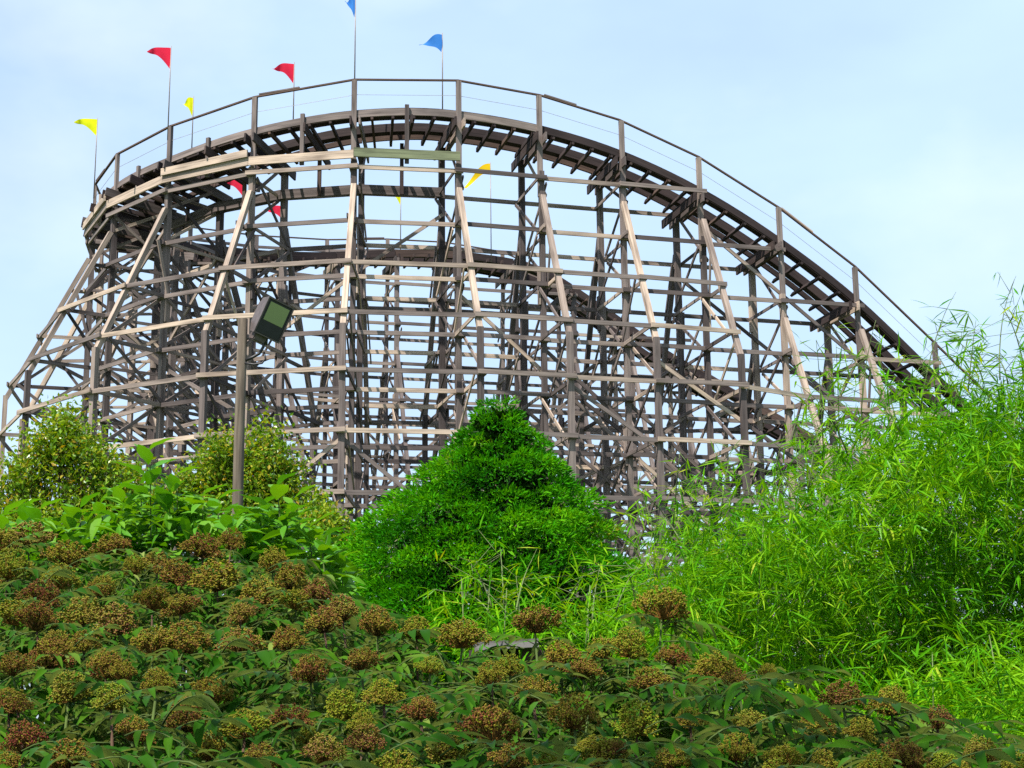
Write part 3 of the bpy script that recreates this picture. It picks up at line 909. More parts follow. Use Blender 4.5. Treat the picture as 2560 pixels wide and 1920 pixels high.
for c, size, out in clumps:
    m = int(620 * (size / 0.3) ** 2)
    d = unit(rs.normal(size=(m, 3)) + np.array([0, 0, 0.35]))
    d = unit(d + out * 0.45)
    lump = 1 + 0.35 * np.sin(d[:, :1] * 7 + c[0] * 9) * np.sin(d[:, 1:2] * 6 + c[2] * 7) + 0.2 * np.sin(d[:, 2:] * 11 + c[1] * 5)
    r = size * (1 - 0.45 * rs.random((m, 1)) ** 2.0) * lump
    pos = c + d * r * np.array([1.15, 1.15, 0.46]) - np.array([0, 0, 0.12]) * (((d * r)[:, :2] ** 2).sum(1, keepdims=True) / size ** 2) * size * 2
    tip = unit(d * 0.55 + out * 0.55 + np.array([0, 0, 0.05]) + rs.normal(size=(m, 3)) * 0.45)
    P.append(pos); D.append(tip); N.append(unit(rs.normal(size=(m, 3)) * 0.35 + d * 0.9 + np.array([0, 0, 0.35])))
    S.append(rs.uniform(0.04, 0.10, m)); Rn.append(np.clip(rs.normal(0.45, 0.3) * 0.6 + rs.random(m) * 0.45, 0, 1))
P, D, N, S, Rn = map(np.concatenate, (P, D, N, S, Rn))
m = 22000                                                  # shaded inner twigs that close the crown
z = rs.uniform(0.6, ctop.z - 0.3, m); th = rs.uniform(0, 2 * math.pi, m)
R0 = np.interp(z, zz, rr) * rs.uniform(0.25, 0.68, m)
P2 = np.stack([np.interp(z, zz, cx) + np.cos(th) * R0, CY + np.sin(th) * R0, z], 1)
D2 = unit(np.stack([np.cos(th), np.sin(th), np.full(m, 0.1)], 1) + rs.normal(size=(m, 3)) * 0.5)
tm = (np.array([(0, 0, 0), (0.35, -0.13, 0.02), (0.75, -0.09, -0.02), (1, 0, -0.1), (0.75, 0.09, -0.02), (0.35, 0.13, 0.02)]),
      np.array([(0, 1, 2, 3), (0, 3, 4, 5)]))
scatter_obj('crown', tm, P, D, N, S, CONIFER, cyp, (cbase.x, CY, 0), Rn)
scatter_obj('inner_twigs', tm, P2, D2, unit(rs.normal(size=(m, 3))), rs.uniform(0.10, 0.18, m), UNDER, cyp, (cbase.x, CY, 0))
V, F = join_tubes([([(0, 0, 0), (0, 0, 2.5), (0.05, 0, ctop.z - 0.5)], [0.14, 0.09, 0.02])] +
                  [([(0, 0, max(0.5, c[2] - 0.5)), ((c[0] - cbase.x) * 0.9, (c[1] - CY) * 0.9, c[2])], [0.02, 0.008]) for c, s_, o in clumps[::5]])
link(bpy.data.objects.new('trunk', mesh_np('trunk', V, F, BARK, smooth=True)), cyp)

# ---------------------------------------------------------------- bamboo
def in_poly(px, py, poly):
    inside = np.zeros(len(px), bool)
    n = len(poly); j = n - 1
    for i in range(n):
        xi, yi = poly[i]; xj, yj = poly[j]
        cond = ((yi > py) != (yj > py)) & (px < (xj - xi) * (py - yi) / (yj - yi + 1e-9) + xi)
        inside ^= cond; j = i
    return inside

BAM_T = leaf_template(3, 0.088, 0.25, 0.12, 0.3)
def fans(P, rs, k=4, droop=0.35, L=(0.10, 0.17), tone=None):
    """each point becomes a twig end with k spreading narrow blades"""
    n = len(P)
    th = rs.uniform(0, 2 * math.pi, n)
    ax = unit(np.stack([np.cos(th), np.sin(th), rs.normal(0.05, 0.45, n)], 1))
    PP, DD, NN, SS, RR = [], [], [], [], []
    tone = rs.random(n) if tone is None else tone
    for j in range(k):
        d = unit(ax + rs.normal(size=(n, 3)) * 0.55 + np.array([0, 0, -droop]))
        PP.append(P + ax * rs.uniform(-0.06, 0.03, (n, 1))); DD.append(d)
        NN.append(unit(rs.normal(size=(n, 3)) * 0.45 + np.array([0, 0, 1])))
        SS.append(rs.uniform(*L, n)); RR.append(np.clip(tone * 0.7 + rs.random(n) * 0.3, 0, 1))
    return map(np.concatenate, (PP, DD, NN, SS, RR))

def bamboo(label, Yc, depth, poly, n, culms, rs, wisps=(), L=(0.10, 0.17), clump=True, k=4):
    pl = [at(x, y, Yc) for x, y in poly]
    poly3 = [(p.x, p.z) for p in pl]
    xs = [p[0] for p in poly3]; zs = [p[1] for p in poly3]
    bx = (min(xs) + max(xs)) / 2
    root = empty('bamboo_clump', (bx, Yc, 0))
    tag(root, label, 'bamboo', 'bamboo growing below the coaster')
    pts, tones = [], []
    centers = np.stack([rs.uniform(min(xs), max(xs), 4000), rs.uniform(max(0.2, min(zs)), max(zs), 4000)], 1)
    centers = centers[in_poly(centers[:, 0], centers[:, 1], poly3)]
    m = max(8, n // 19)
    centers = centers[:m]
    if clump:
        for c in centers:
            yy = Yc + rs.uniform(-1, 1) * depth
            pc = pix((c[0], yy, c[1] + 0.12))
            if not in_poly(np.array([pc[0]]), np.array([pc[1]]), poly)[0]: continue
            q = np.stack([rs.normal(c[0], 0.24, 34), rs.normal(yy, 0.24, 34), rs.normal(c[1], 0.15, 34)], 1)
            pts.append(q); tones.append(np.clip(rs.normal(0.5, 0.3) + rs.normal(0, 0.15, 34), 0, 1))
    P = np.concatenate(pts); tn = np.concatenate(tones)
    tn = tn[P[:, 2] > 0.1]; P = P[P[:, 2] > 0.1]
    Wp, tubes = [], []
    for (x0, y0, x1, y1, dY, cnt) in wisps:           # arching whips that rise out of the mass
        a, b_ = at(x0, y0, Yc + dY), at(x1, y1, Yc + dY + rs.uniform(-0.3, 0.3))
        mid = a.lerp(b_, 0.5) + Vector((-(b_.x - a.x) * 0.12, rs.uniform(-0.2, 0.2), 0.16 * (b_ - a).length))
        pl_ = [(1 - t) ** 2 * a + 2 * t * (1 - t) * mid + t * t * b_ for t in np.linspace(0, 1, 9)]
        tubes.append(([p - Vector((bx, Yc, 0)) for p in pl_], list(np.linspace(0.007, 0.002, 9))))
        for _ in range(int(cnt * 0.5)):
            t = rs.uniform(0.05, 1.0)
            p = (1 - t) ** 2 * a + 2 * t * (1 - t) * mid + t * t * b_
            dv = Vector((rs.normal(0, 0.22), rs.normal(0, 0.22), rs.normal(-0.02, 0.12))) * (1.1 - 0.6 * t)
            Wp.append(tuple(p + dv))
            tubes.append(([p - Vector((bx, Yc, 0)), p + dv - Vector((bx, Yc, 0))], [0.0028, 0.0018]))
    if Wp:
        P2, D2, N2, S2, R2 = fans(np.array(Wp), rs, 3, 0.2, L)
    P, D, N, S, Rn = fans(P, rs, k, 0.35, L, tn)
    if Wp:
        P, D, N, S, Rn = (np.concatenate(z) for z in ((P, P2), (D, D2), (N, N2), (S, S2), (Rn, np.clip(R2 + 0.15, 0, 1))))
    scatter_obj('foliage', BAM_T, P, D, N, S, BAMBOO, root, (bx, Yc, 0), Rn)
    if tubes:
        V, F = join_tubes(tubes, 4)
        tag(link(bpy.data.objects.new('twigs', mesh_np('twigs', V, F, CULM, smooth=True)), root), kind='stuff')
    for j in range(culms):
        c = centers[rs.integers(len(centers))]
        x0 = bx + (c[0] - bx) * 0.7 + rs.normal(0, 0.15); y0 = Yc + rs.uniform(-1, 1) * depth * 0.8
        h = c[1] + rs.uniform(0, 0.3)
        pts_ = [Vector((x0 + (c[0] - x0) * t ** 2, y0 + rs.normal(0, 0.02), h * (t ** 0.9))) for t in np.linspace(0, 1, 8)]
        tube_obj('culm', pts_, list(np.linspace(0.012, 0.003, 8)), CULM, root, 6, (bx, Yc, 0))
    return root

rs = np.random.default_rng(21)
bamboo('tall bamboo thicket rising above the coaster descent with bare arching whips', 12.2, 1.5,
       [(1980, 2200), (2000, 1330), (2070, 1160), (2190, 1060), (2330, 1000), (2470, 940), (2640, 880), (2900, 900), (2900, 2200)], 11500, 16, rs,
       wisps=[(2060, 1180, 2040, 850, -.5, 26), (2100, 1150, 2090, 860, .3, 24), (2150, 1100, 2190, 800, .0, 26), (2000, 1250, 1985, 1010, .2, 20), (2240, 1050, 2200, 900, .6, 20),
              (2300, 1030, 2390, 730, -.6, 26), (2330, 1020, 2300, 900, .4, 18), (2420, 980, 2440, 800, .3, 26), (2460, 960, 2370, 840, .9, 20),
              (2500, 950, 2540, 690, .2, 18), (2560, 920, 2500, 760, .7, 18), (2600, 900, 2590, 720, -.4, 26), (2250, 1080, 2130, 900, -.8, 24),
              (2520, 960, 2470, 880, -.9, 26), (2400, 1000, 2330, 870, -1., 24), (2120, 1140, 1990, 960, -1., 26)], L=(0.11, 0.20))
bamboo('loose bamboo growing between the cypress and the tall thicket', 11.2, 1.2,
       [(1560, 2200), (1570, 1440), (1640, 1350), (1740, 1290), (1860, 1270), (1960, 1240), (2060, 1230), (2080, 2200)], 6200, 10, rs,
       wisps=[(1640, 1370, 1590, 1210, .3, 20), (1680, 1340, 1700, 1130, .2, 24), (1750, 1310, 1690, 1180, .8, 22), (1800, 1300, 1830, 1120, .5, 24), (1880, 1280, 1850, 1140, -.2, 20),
              (1930, 1260, 1960, 1090, .4, 24), (1990, 1250, 1930, 1150, -.4, 20), (2020, 1230, 2050, 1060, .1, 24), (1600, 1400, 1530, 1300, .0, 16), (1700, 1350, 1640, 1260, -.6, 18)])
bamboo('low bamboo sprigs in front of the foot of the cypress', 9.4, 0.35,
       [(1150, 1760), (1150, 1500), (1200, 1430), (1270, 1420), (1320, 1470), (1330, 1540), (1340, 1760)], 330, 4, rs,
       wisps=[(1230, 1520, 1170, 1400, 0, 10), (1260, 1520, 1250, 1370, .1, 12), (1290, 1530, 1330, 1400, -.1, 12), (1240, 1560, 1150, 1480, .1, 10), (1300, 1560, 1290, 1440, 0, 10)], k=3)
bamboo('low bamboo sprigs beside the tall fruit head of the elder', 9.0, 0.4,
       [(1350, 1800), (1360, 1590), (1430, 1530), (1520, 1490), (1620, 1460), (1640, 1800)], 520, 4, rs,
       wisps=[(1420, 1580, 1390, 1480, 0, 10), (1480, 1560, 1500, 1420, .1, 14), (1540, 1530, 1600, 1420, -.1, 14), (1440, 1600, 1370, 1540, 0, 10), (1590, 1510, 1560, 1400, 0, 12)], k=3)
bamboo('dense low bamboo filling the right edge behind the elder heads', 8.6, 0.7,
       [(1900, 2250), (1920, 1800), (2050, 1740), (2250, 1700), (2420, 1660), (2750, 1600), (2750, 2250)], 2600, 8, rs, L=(0.10, 0.18))

# ---------------------------------------------------------------- small-leaved trees by the pole
SM_T = (np.array([(0, 0, 0), (0.5, -0.26, 0.03), (1, 0, -0.08), (0.5, 0.26, 0.03)]), np.array([(0, 1, 2, 3)]))
def small_tree(label, Y, blobs, n, rs, trunk_px):
    b0 = at(trunk_px[0], trunk_px[1], Y)
    root = empty('sapling_tree', (b0.x, Y, 0))
    tag(root, label, 'tree')
    P, tw = [], []
    fork = Vector((0, 0, max(1.2, b0.z * 0.55)))
    for (x, y, rx, ry, frac) in blobs:
        c = at(x, y, Y); m = int(n * frac)
        rx_, rz_ = rx * Y / F_PX, ry * Y / F_PX
        nb = 9
        for q in range(nb):
            d = unit(rs.normal(size=3)) * rs.uniform(0.35, 0.9)
            e = np.array(c) + d * np.array([rx_, rx_ * 0.9, rz_])
            P.append(rs.normal(size=(m // nb, 3)) * np.array([rx_, rx_, rz_]) * 0.36 + e)
            tw.append(([fork, (Vector(c) - Vector((b0.x, Y, 0))) * 0.8 + fork * 0.2, Vector(e) - Vector((b0.x, Y, 0))], [0.02, 0.012, 0.004]))
    P = np.concatenate(P); m = len(P)
    D = unit(rs.normal(size=(m, 3)) + np.array([0, 0, -0.25]))
    N = unit(rs.normal(size=(m, 3)) * 0.6 + np.array([0, 0, 1]))
    scatter_obj('crown', SM_T, P, D, N, rs.uniform(0.05, 0.095, m) * Y / 21, SMALL, root, (b0.x, Y, 0))
    V, F = join_tubes([([(0, 0, 0), fork], [0.06, 0.04])] + tw, 5)
    link(bpy.data.objects.new('trunk', mesh_np('trunk', V, F, BARK, smooth=True)), root)
rs = np.random.default_rng(5)
small_tree('olive green sapling with a pointed crown below the leaning left trestle', 20.5,
           [(145, 1095, 75, 75, .22), (215, 1160, 95, 90, .20), (110, 1170, 75, 75, .1), (300, 1230, 100, 80, .14), (60, 1260, 90, 70, .14), (170, 1290, 150, 70, .2), (20, 1330, 90, 60, .12), (400, 1300, 80, 50, .1), (60, 1180, 80, 80, .1), (255, 1240, 110, 75, .14), (340, 1290, 80, 60, .08)], 11500, rs, (180, 1300))
small_tree('olive green sapling just behind the floodlight pole', 31.0,
           [(535, 1150, 80, 80, .26), (650, 1150, 75, 90, .26), (600, 1240, 120, 80, .3), (480, 1240, 60, 70, .18), (700, 1235, 75, 85, .2), (760, 1290, 70, 60, .14), (420, 1280, 70, 60, .1)], 11500, rs, (570, 1300))
small_tree('low yellow green sapling at the left foot of the cypress', 21.0,
           [(800, 1310, 70, 60, .5), (860, 1345, 70, 60, .5)], 2600, rs, (830, 1350))

# ---------------------------------------------------------------- broad-leaved weeds
def poke_leaf(seed):
    r = random.Random(seed)
    V, Q = leaf_template(6, 0.46, 0.16, r.uniform(0.1, 0.4), 0.42)
    V = V.copy(); V[:, 2] += 0.03 * np.sin(V[:, 0] * 9 + seed) * np.abs(V[:, 1]) * 6
    return mesh_np('leaf', V, [Q], POKE, {'rnd': np.full(len(V), r.random())}, smooth=True)
POKE_ME = [poke_leaf(k) for k in range(7)]
def place_leaf(me, base, pos, d, up_, scale, parent, name='leaf'):
    d = Vector(d).normalized(); y = Vector(up_).cross(d)
    if y.length < 1e-3: y = d.orthogonal()
    y.normalize(); z = d.cross(y)
    M = Matrix((d * scale, y * scale, z * scale)).transposed().to_4x4()
    M.translation = Vector(pos) - Vector(base)
    o = bpy.data.objects.new(name, me); link(o, parent); o.matrix_local = M
    return o
def weed(label, Y, shoots, rr_):
    xs = [at(x, y, Y).x for x, y, L_, n in shoots]
    base = Vector((sum(xs) / len(xs), Y, 0))
    root = empty('broadleaf_weed', base); tag(root, label, 'shrub', 'broad leaved weeds behind the elder')
    for x, y, L_, n in shoots:
        Ys = Y + rr_.uniform(-0.5, 0.5)
        tip = at(x, y, Ys)
        foot = Vector((tip.x + rr_.uniform(-0.3, 0.3), Ys, 0))
        pts = [foot.lerp(tip, t) + Vector((0.06 * math.sin(t * 3), 0, 0)) for t in np.linspace(0, 1, 7)]
        tube_obj('stem', pts, list(np.linspace(0.016, 0.004, 7)), STEMG, root, 6, base)
        for j in range(n):
            t = 1 - (j / n) * min(0.75, L_ / tip.z)
            p = foot.lerp(tip, t)
            a = j * 2.4 + rr_.uniform(-0.4, 0.4)
            elev = 0.9 - 1.3 * (j / n) + rr_.uniform(-0.25, 0.25)
            d = Vector((math.cos(a), math.sin(a), elev))
            sc = (0.15 + 0.13 * min(1, (j + 2) / 6)) * rr_.uniform(0.8, 1.2)
            place_leaf(rr_.choice(POKE_ME), base, p, d, UP, sc, root)
rr_ = random.Random(3)
weed('tall light green broad-leaved weed left of the floodlight pole', 11.5,
     [(372, 1128, 1.0, 20), (300, 1225, .8, 15), (440, 1190, .8, 15), (250, 1260, .7, 14), (505, 1240, .7, 14), (390, 1270, .7, 14), (330, 1330, .7, 12), (460, 1320, .7, 12), (545, 1250, .7, 12), (275, 1310, .7, 14), (420, 1240, .8, 15), (350, 1210, .8, 15), (490, 1290, .7, 14), (540, 1350, .7, 12), (400, 1360, .7, 12), (310, 1390, .6, 12)], rr_)
weed('light green broad-leaved weed right of the floodlight pole', 11.2,
     [(690, 1215, .8, 16), (650, 1270, .7, 14), (730, 1250, .8, 16), (770, 1320, .8, 14), (815, 1370, .7, 14), (620, 1330, .7, 13), (700, 1360, .7, 13), (850, 1400, .6, 12), (760, 1420, .6, 12), (670, 1310, .7, 14), (710, 1290, .8, 15), (800, 1350, .7, 14), (640, 1390, .6, 12), (830, 1450, .6, 12), (580, 1300, .7, 13)], rr_)
weed('light green broad-leaved weed at the edge below the pointed sapling', 11.0,
     [(100, 1275, .6, 13), (40, 1330, .6, 12), (180, 1300, .6, 13), (150, 1360, .6, 12), (225, 1340, .6, 12), (-20, 1360, .6, 12), (270, 1390, .6, 12), (95, 1400, .6, 12), (10, 1290, .6, 12), (60, 1270, .6, 12), (140, 1310, .6, 12), (200, 1270, .6, 13), (60, 1370, .6, 12), (-30, 1310, .6, 12)], rr_)
weed('light green weed patch behind the others at the pole foot', 14.5,
     [(x, y, 1.0, 15) for x, y in ((330, 1290), (400, 1310), (470, 1290), (560, 1290), (640, 1300), (700, 1310), (520, 1330), (780, 1370), (740, 1340), (610, 1350), (860, 1440), (280, 1330))], rr_)
weed('leafy weed patch under the pointed sapling', 14.0,
     [(x, y, 1.0, 14) for x, y in ((-20, 1320), (40, 1310), (90, 1330), (150, 1330), (210, 1320), (260, 1320), (120, 1360), (20, 1370), (200, 1370))], rr_)

# looser leaf mass between the weed stems
for root_, Yc, poly, cnt in ((bpy.data.objects['broadleaf_weed'], 11.8, [(235, 1300), (330, 1230), (480, 1235), (560, 1290), (560, 1480), (235, 1480)], 620),
                             (bpy.data.objects['broadleaf_weed.001'], 11.6, [(560, 1300), (660, 1260), (760, 1300), (850, 1380), (890, 1470), (880, 1540), (560, 1500)], 620),
                             (bpy.data.objects['broadleaf_weed.002'], 11.4, [(-60, 1330), (90, 1300), (240, 1310), (250, 1470), (-60, 1470)], 480)):
    rs = np.random.default_rng(cnt + int(Yc * 10))
    q = np.stack([rs.uniform(min(p[0] for p in poly), max(p[0] for p in poly), cnt * 3), rs.uniform(min(p[1] for p in poly), max(p[1] for p in poly), cnt * 3)], 1)
    q = q[in_poly(q[:, 0], q[:, 1], poly)][:cnt]
    P = np.array([tuple(at(a_, b_, Yc + rs.uniform(-0.9, 0.9))) for a_, b_ in q])
    m = len(P)
    th = rs.uniform(0, 6.283, m)
    D = unit(np.stack([np.cos(th), np.sin(th), rs.normal(-0.1, 0.5, m)], 1)); N = unit(rs.normal(size=(m, 3)) * 0.4 + np.array([0, -0.2, 1]))
    scatter_obj('foliage', leaf_template(5, 0.36, 0.18, 0.3), P, D, N, rs.uniform(0.10, 0.22, m), POKE, root_, tuple(root_.location))

# ---------------------------------------------------------------- elder bushes with fruit heads
def elder_leaf(seed):
    """compound leaf: arching rachis with paired drooping leaflets and a terminal one"""
    r = random.Random(seed)
    Vs, Qs, Rn, off = [], [], [], 0
    L_ = 0.26; arch = r.uniform(0.25, 0.75)
    def rach(t): return np.array([L_ * t, 0, -arch * L_ * t * t])
    base_r = r.random()
    pairs = r.choice((3, 4, 4))
    items = [(0.28 + 0.62 * j / (pairs - 1), sd) for j in range(pairs) for sd in (-1, 1)] + [(1.0, 0)]
    for t, sd in items:
        V, Q = leaf_template(4, r.uniform(0.27, 0.34), r.uniform(0.15, 0.3), r.uniform(0.15, 0.65), 0.38)
        ang = sd * r.uniform(0.9, 1.25)
        d = np.array([math.cos(ang), math.sin(ang), -r.uniform(0.1, 0.55)])
        n_ = np.array([r.uniform(-.25, .25), -0.25 * sd, 1.0])
        M = frames(d[None], n_[None])[0]
        sc = r.uniform(0.095, 0.135) * (0.8 if t < 0.35 else 1)
        Vs.append((V * sc) @ M.T + rach(t)); Qs.append(Q + off); off += len(V)
        Rn.append(np.full(len(V), min(1, max(0, base_r * 0.6 + r.random() * 0.4))))
    pts = [Vector(rach(t)) for t in np.linspace(0, 1, 6)]
    V, q, t_ = tube_arrays(pts, list(np.linspace(0.004, 0.002, 6)), 4)
    nleaf = sum(len(q_) for q_ in Qs)
    Vs.append(V); Rn.append(np.full(len(V), 0.8))
    return mesh_np('leaf', np.concatenate(Vs), [np.concatenate(Qs + [q + off]), t_ + off], [ELDER, STEMG], {'rnd': np.concatenate(Rn)},
                   mat_idx=[0] * nleaf + [1] * (len(q) + len(t_)), smooth=True)
ELDER_ME = [elder_leaf(100 + k) for k in range(14)]

def fruit_head(seed, redness):
    """flat-domed umbel: branching stalks, fine pedicels and small berries, unit radius"""
    r = np.random.default_rng(seed)
    Vs, Qs, Ts, Rn, mq, mt, off = [], [], [], [], [], [], 0
    oct_v = np.array([(1, 0, 0), (0, 1, 0), (-1, 0, 0), (0, -1, 0), (0, 0, 1), (0, 0, -1)], float)
    oct_f = np.array([(0, 1, 4), (1, 2, 4), (2, 3, 4), (3, 0, 4), (1, 0, 5), (2, 1, 5), (3, 2, 5), (0, 3, 5)])
    lobes = [(np.array([0, 0, 0.30]), 0.62)] + [(np.array([math.cos(t_) * ra_, math.sin(t_) * ra_, r.uniform(-0.38, 0.10)]), r.uniform(0.36, 0.56))
             for t_, ra_ in zip(np.arange(6) * 1.047 + r.uniform(-0.3, 0.3, 6), r.uniform(0.42, 0.66, 6))]
    for lc_, lr_ in lobes:                                # uneven lobes of umbellets
        nu = int(26 * (lr_ / 0.5) ** 2)
        lred = r.normal(0, 0.10)
        for j in range(nu):
            ra = math.sqrt((j + 0.5) / nu); th = j * 2.39996 + r.normal(0, 0.3)
            pol = ra * 1.9
            c = lc_ + np.array([math.sin(pol) * math.cos(th), math.sin(pol) * math.sin(th), 0.75 * math.cos(pol)]) * lr_ * r.uniform(0.78, 1.0)
            if j % 3 == 0:
                root = np.array([0, 0, -0.5])
                V, q, t = tube_arrays([Vector(root), Vector((root + c) / 2 + np.array([0, 0, -0.1])), Vector(c * 0.9)], [0.022, 0.016, 0.010], 3, cap=False)
                Vs.append(V); Qs.append(q + off); mq += [1] * len(q); Rn.append(np.full(len(V), 0.95)); off += len(V)
            for b_ in range(7):
                d = unit(r.normal(size=3) + (c - lc_) * 1.0 + np.array([0, 0, 0.25]))
                p = c + d * r.uniform(0.04, 0.17)
                a0 = c - d * 0.06
                s_ = unit(np.cross(p - a0, r.normal(size=3))) * 0.021
                Vs.append(np.array([a0 - s_, a0 + s_, p + s_ * 0.8, p - s_ * 0.8])); Qs.append(np.array([[0, 1, 2, 3]]) + off); mq += [1]
                Rn.append(np.full(4, r.random())); off += 4
                if r.random() < 0.75:
                    br = r.uniform(0.030, 0.056)
                    Vs.append(oct_v * br + p); Ts.append(oct_f + off); mt += [0] * 8
                    Rn.append(np.full(6, float(np.clip(0.55 * r.random() + 0.12 + redness + lred, 0, 1)))); off += 6
    return mesh_np('fruit_head', np.concatenate(Vs), [np.concatenate(Qs), np.concatenate(Ts)], [BERRY, PEDICEL],
                   {'rnd': np.concatenate(Rn)}, mat_idx=mq + mt)
HEADS = [fruit_head(40 + k, v) for k, v in enumerate((-0.1, 0.0, 0.05, 0.1, 0.2, 0.32, -0.05, 0.12))]

# (x, y, width) of the heads, in a 2212-pixel-wide view of the photograph
UMB = [(1430,1310,105),(1155,1345,115),(1000,1375,120),(1360,1395,120),(1300,1410,90),(1540,1448,110),(1455,1420,100),(1590,1470,80),(1210,1425,100),(1240,1545,125),
 (1375,1560,130),(1490,1555,100),(1660,1455,70),(1820,1505,85),(1925,1520,90),(2025,1555,75),(1760,1570,100),(1860,1580,90),(1590,1620,110),(1690,1640,95),
 (1950,1630,100),(2120,1625,90),(2040,1655,90),(900,1360,105),(815,1350,90),(700,1345,115),(520,1395,105),(670,1450,115),(460,1490,90),(340,1475,105),
 (230,1440,90),(150,1490,110),(80,1340,110),(180,1325,110),(250,1345,100),(560,1290,100),(470,1250,100),(440,1185,85),(590,1215,90),(330,1300,95),
 (60,1160,110),(110,1420,95),(30,1440,80),(290,1225,80),(400,1550,110),(290,1580,110),(530,1570,110),(630,1555,115),(560,1640,100),(50,1600,110),
 (150,1640,100),(830,1500,120),(910,1535,105),(930,1440,85),(780,1430,80),(1060,1575,110),(1110,1640,100),(790,1600,100),(700,1625,100),(960,1620,100),
 (1450,1645,100),(1310,1640,95),(400,1385,95),(620,1385,95),(330,1395,95),(180,1390,95),(30,1330,95),(130,1250,90),(380,1240,85),(640,1300,85),
 (1100,1440,90),(1060,1460,85),(20,1520,100),(240,1510,90),(1150,1500,95),(740,1530,95),(1620,1560,90),(2200,1660,90),(450,1620,100),(1780,1650,95),(20,1655,100),(860,1655,95),
 (1260,1450,85),(1400,1470,95),(90,1290,95),(150,1205,95),(220,1270,90),(390,1310,90),(520,1330,95),(20,1225,95),(500,1170,80),(630,1250,85),(690,1285,85),(10,1175,90),(340,1220,85),(240,1180,85),(740,1320,85)]
ump = []
rs = np.random.default_rng(9)
for _ in range(16):                                        # smaller heads half sunk in the leaves
    x = rs.uniform(-20, 2150); y = rs.uniform(1370, 1660)
    if x > 1500 and y < 1430 + (x - 1500) * 0.30: continue
    UMB.append((x, y + 18, rs.uniform(60, 95)))
for x, y, w in UMB:
    px, py = x * 2560 / 2212, y * 2560 / 2212
    Y = float(np.interp(y, [1150, 1250, 1350, 1450, 1550, 1660], [10.4, 9.0, 7.5, 6.5, 5.6, 4.9])) + rs.uniform(-0.2, 0.2)
    ump.append((at(px, py, Y), w * 2560 / 2212 * Y / F_PX / 2 * rs.uniform(0.68, 1.02)))
UP_ARR = np.array([tuple(p) for p, r in ump])
def surf(x, y):
    d2 = (UP_ARR[:, 0] - x) ** 2 + (UP_ARR[:, 1] - y) ** 2 + 0.02
    w = 1 / d2 ** 1.5
    return float((UP_ARR[:, 2] * w).sum() / w.sum())
bushes = [(-1.35, 5.2, 'elder bush with olive fruit heads at the near left corner of the hedge'),
          (-0.35, 5.3, 'elder bush with brownish fruit heads in the middle front of the hedge'),
          (0.55, 5.4, 'elder bush with red tinged fruit heads below the bamboo sprigs'),
          (1.35, 5.6, 'elder bush with small fruit heads along the foot of the tall bamboo'),
          (-1.7, 7.6, 'elder bush with rusty fruit heads below the broad-leaved weeds'),
          (-0.5, 7.3, 'elder bush with fruit heads at the left foot of the cypress'),
          (0.45, 7.2, 'elder bush whose tallest fruit head stands before the bamboo'),
          (-1.35, 9.3, 'elder bush with fruit heads just below the foot of the floodlight pole'),
          (-3.2, 8.9, 'elder bush cut by the frame edge with pale fruit heads'),
          (-2.3, 9.8, 'elder bush with faded tan fruit heads below the pointed sapling')]
broots, bcount = [], [0] * len(bushes)
for x, y, lab in bushes:
    r_ = empty('elder_bush', (x, y, 0)); tag(r_, lab, 'bush', 'elder bushes in the foreground hedge'); broots.append(r_)
def nearest_bush(x, y):
    return min(range(len(bushes)), key=lambda k: (bushes[k][0] - x) ** 2 + (bushes[k][1] - y) ** 2)
rr_ = random.Random(17)
stem_sets = {k: [] for k in range(len(bushes))}
def add_leaf(k, p, d, sc):
    if bcount[k] >= 295: return
    bcount[k] += 1
    bx, by, _ = bushes[k]
    place_leaf(rr_.choice(ELDER_ME), (bx, by, 0), p, d, UP, sc, broots[k])
for p, rad in ump:
    k = nearest_bush(p.x, p.y)
    bx, by, _ = bushes[k]
    M = (Matrix.Translation(p - Vector((bx, by, 0))) @ Matrix.Rotation(rr_.uniform(0, 6.28), 4, 'Z')
         @ Matrix.Rotation(rr_.uniform(-0.4, 0.4), 4, 'X') @ Matrix.Diagonal((rad * rr_.uniform(0.95, 1.25), rad * rr_.uniform(0.9, 1.2), rad * rr_.uniform(0.85, 1.2), 1)))
    o = link(bpy.data.objects.new('fruit_head', rr_.choice(HEADS)), broots[k]); o.matrix_local = M
    foot = Vector((bx + (p.x - bx) * 0.45, by + (p.y - by) * 0.45, 0))
    mid = foot.lerp(p, 0.6) + Vector((rr_.uniform(-.06, .06), rr_.uniform(-.06, .06), 0))
    stem_sets[k].append([foot, mid, p - Vector((0, 0, rad * 0.2))])
    for j in range(rr_.choice((6, 7, 7, 8))):
        a = rr_.uniform(0, 6.28)
        q = p - Vector((0, 0, rad * 0.55 + abs(rr_.gauss(0.0, 0.12))))
        add_leaf(k, q, Vector((math.cos(a), math.sin(a), rr_.uniform(-0.15, 0.5))), rr_.uniform(0.8, 1.25))
    for _ in range(rr_.choice((1, 1, 2, 3))):                # leaves that arches up past the head
        a = rr_.uniform(0, 6.28)
        q = p + Vector((math.cos(a) * rad * 1.2, math.sin(a) * rad * 1.2, -rad * rr_.uniform(0.2, 1.0)))
        add_leaf(k, q, Vector((math.cos(a + 1.2), math.sin(a + 1.2), rr_.uniform(0.3, 0.9))), rr_.uniform(0.7, 1.05))
for k, lst in stem_sets.items():
    bx, by, _ = bushes[k]
    for pts in lst:
        tube_obj('stem', pts, [0.014, 0.009, 0.005], STEMB if rr_.random() < 0.4 else STEMG, broots[k], 5, (bx, by, 0))
n_try = 0
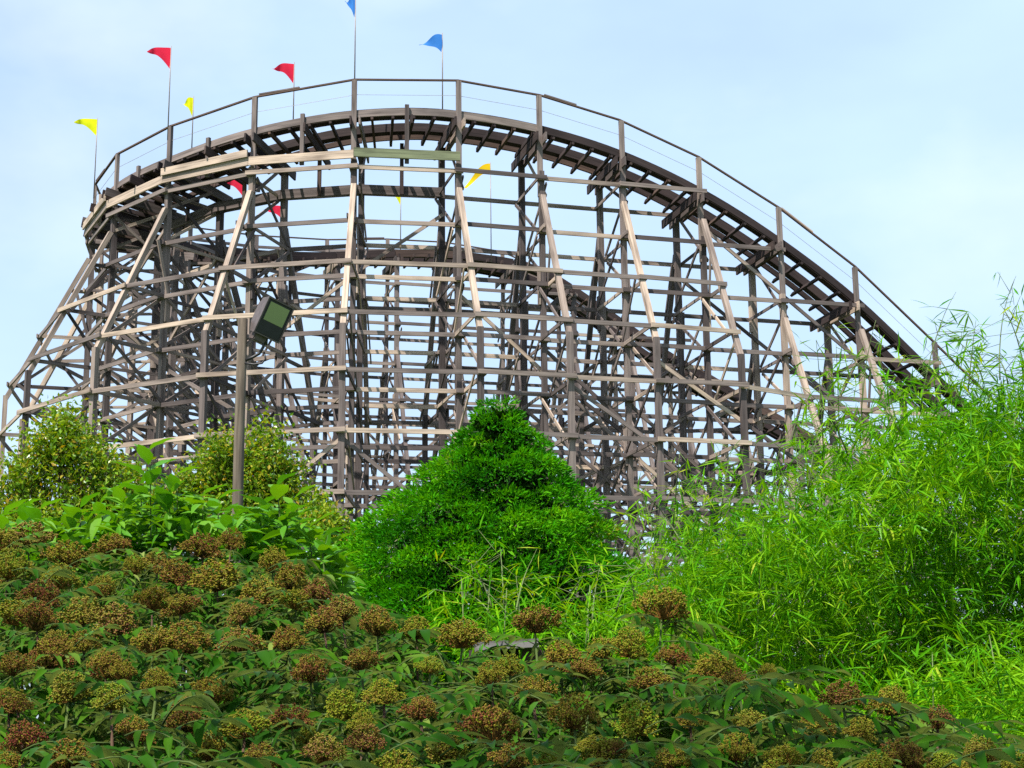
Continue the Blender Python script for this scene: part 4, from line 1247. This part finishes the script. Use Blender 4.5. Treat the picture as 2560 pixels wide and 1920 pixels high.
while sum(bcount) < 2900 and n_try < 14000:
    n_try += 1
    y = rr_.uniform(4.4, 10.8)
    hw = 0.36 * y
    x = rr_.uniform(-hw, hw)
    if x > 0.9 + (5.2 - y) * 0.0 and y > 6.6 and x > 0.28 * y - 1.2: continue
    if y > 8.0 and x > -0.9: continue
    z = surf(x, y) - 0.07 - abs(rr_.gauss(0, 0.30))
    if z < 0.3: continue
    a = rr_.uniform(0, 6.28)
    add_leaf(nearest_bush(x, y), (x, y, z), Vector((math.cos(a), math.sin(a), rr_.uniform(-0.2, 0.5))), rr_.uniform(0.8, 1.25))

# shaded undergrowth below and behind the hedge
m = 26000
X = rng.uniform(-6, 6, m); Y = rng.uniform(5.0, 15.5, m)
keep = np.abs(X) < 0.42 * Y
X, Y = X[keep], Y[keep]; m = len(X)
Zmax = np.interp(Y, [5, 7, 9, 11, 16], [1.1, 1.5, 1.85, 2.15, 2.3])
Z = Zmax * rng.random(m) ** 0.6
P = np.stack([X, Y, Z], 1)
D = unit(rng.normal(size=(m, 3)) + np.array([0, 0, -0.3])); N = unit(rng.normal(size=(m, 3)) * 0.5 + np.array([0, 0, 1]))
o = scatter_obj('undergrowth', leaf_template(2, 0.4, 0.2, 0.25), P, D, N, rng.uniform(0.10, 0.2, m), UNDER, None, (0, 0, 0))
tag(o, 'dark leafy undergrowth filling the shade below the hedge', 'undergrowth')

# ---------------------------------------------------------------- unseen tree added over the viewpoint to shade the near hedge
st = empty('shade_tree', (-4.6, -2.2, 0))
tag(st, 'unseen leafy tree added behind the viewpoint to shade the near elder hedge', 'tree')
rs = np.random.default_rng(33)
P, limbs = [], []
for j in range(34):
    d = unit(rs.normal(size=3)) * rs.uniform(0.2, 1.0)
    c = np.array([-2.4, 1.9, 8.7]) + d * np.array([3.3, 2.5, 1.1])
    P.append(rs.normal(size=(20, 3)) * np.array([0.46, 0.46, 0.28]) + c)
    if j % 2 == 0:
        limbs.append(([(0, 0, 4.2), (1.2, 2.2, 6.8), tuple(c - np.array([-4.6, -2.2, 0]))], [0.10, 0.06, 0.015]))
P = np.concatenate(P); m = len(P)
scatter_obj('crown', leaf_template(2, 0.5, 0.15, 0.2), P, unit(rs.normal(size=(m, 3)) + np.array([0, 0, -0.2])),
            unit(rs.normal(size=(m, 3)) * 0.5 + np.array([0, 0, 1])), rs.uniform(0.12, 0.22, m), POKE, st, (-4.6, -2.2, 0))
V, F = join_tubes([([(0, 0, 0), (0.05, 0.1, 2.5), (0, 0, 4.4)], [0.22, 0.17, 0.13])] + limbs, 7)
link(bpy.data.objects.new('trunk', mesh_np('trunk', V, F, BARK, smooth=True)), st)

# ---------------------------------------------------------------- grey capped board wall glimpsed between the heads
wl_c = at(1262, 1613, 8.8)
wall = empty('board_wall', (wl_c.x - 0.1, 8.8, 0))
tag(wall, 'low dark board wall with a grey cap glimpsed between fruit heads', 'wall')
def wbeam(name, a, b_, w, h, mat, side):
    beam(name, a, b_, w, h, side, mat, jit=0.0)
W0 = Vector((wl_c.x - 0.1, 8.8, 0))
zc = wl_c.z
beam('cap_board', W0 + Vector((-0.06, -0.02, zc - 0.012)), W0 + Vector((0.27, 0.02, zc + 0.006)), 0.22, 0.045, (0, 1, 0), WOOD_GREY, jit=0)
for j in range(3):
    x = -0.03 + j * 0.14
    beam('wall_board', W0 + Vector((x, 0.03, 0)), W0 + Vector((x, 0.03, zc - 0.024)), 0.03, 0.132, (0, 1, 0), WOOD_DARK, jit=0)
flush_beams(wall, W0)
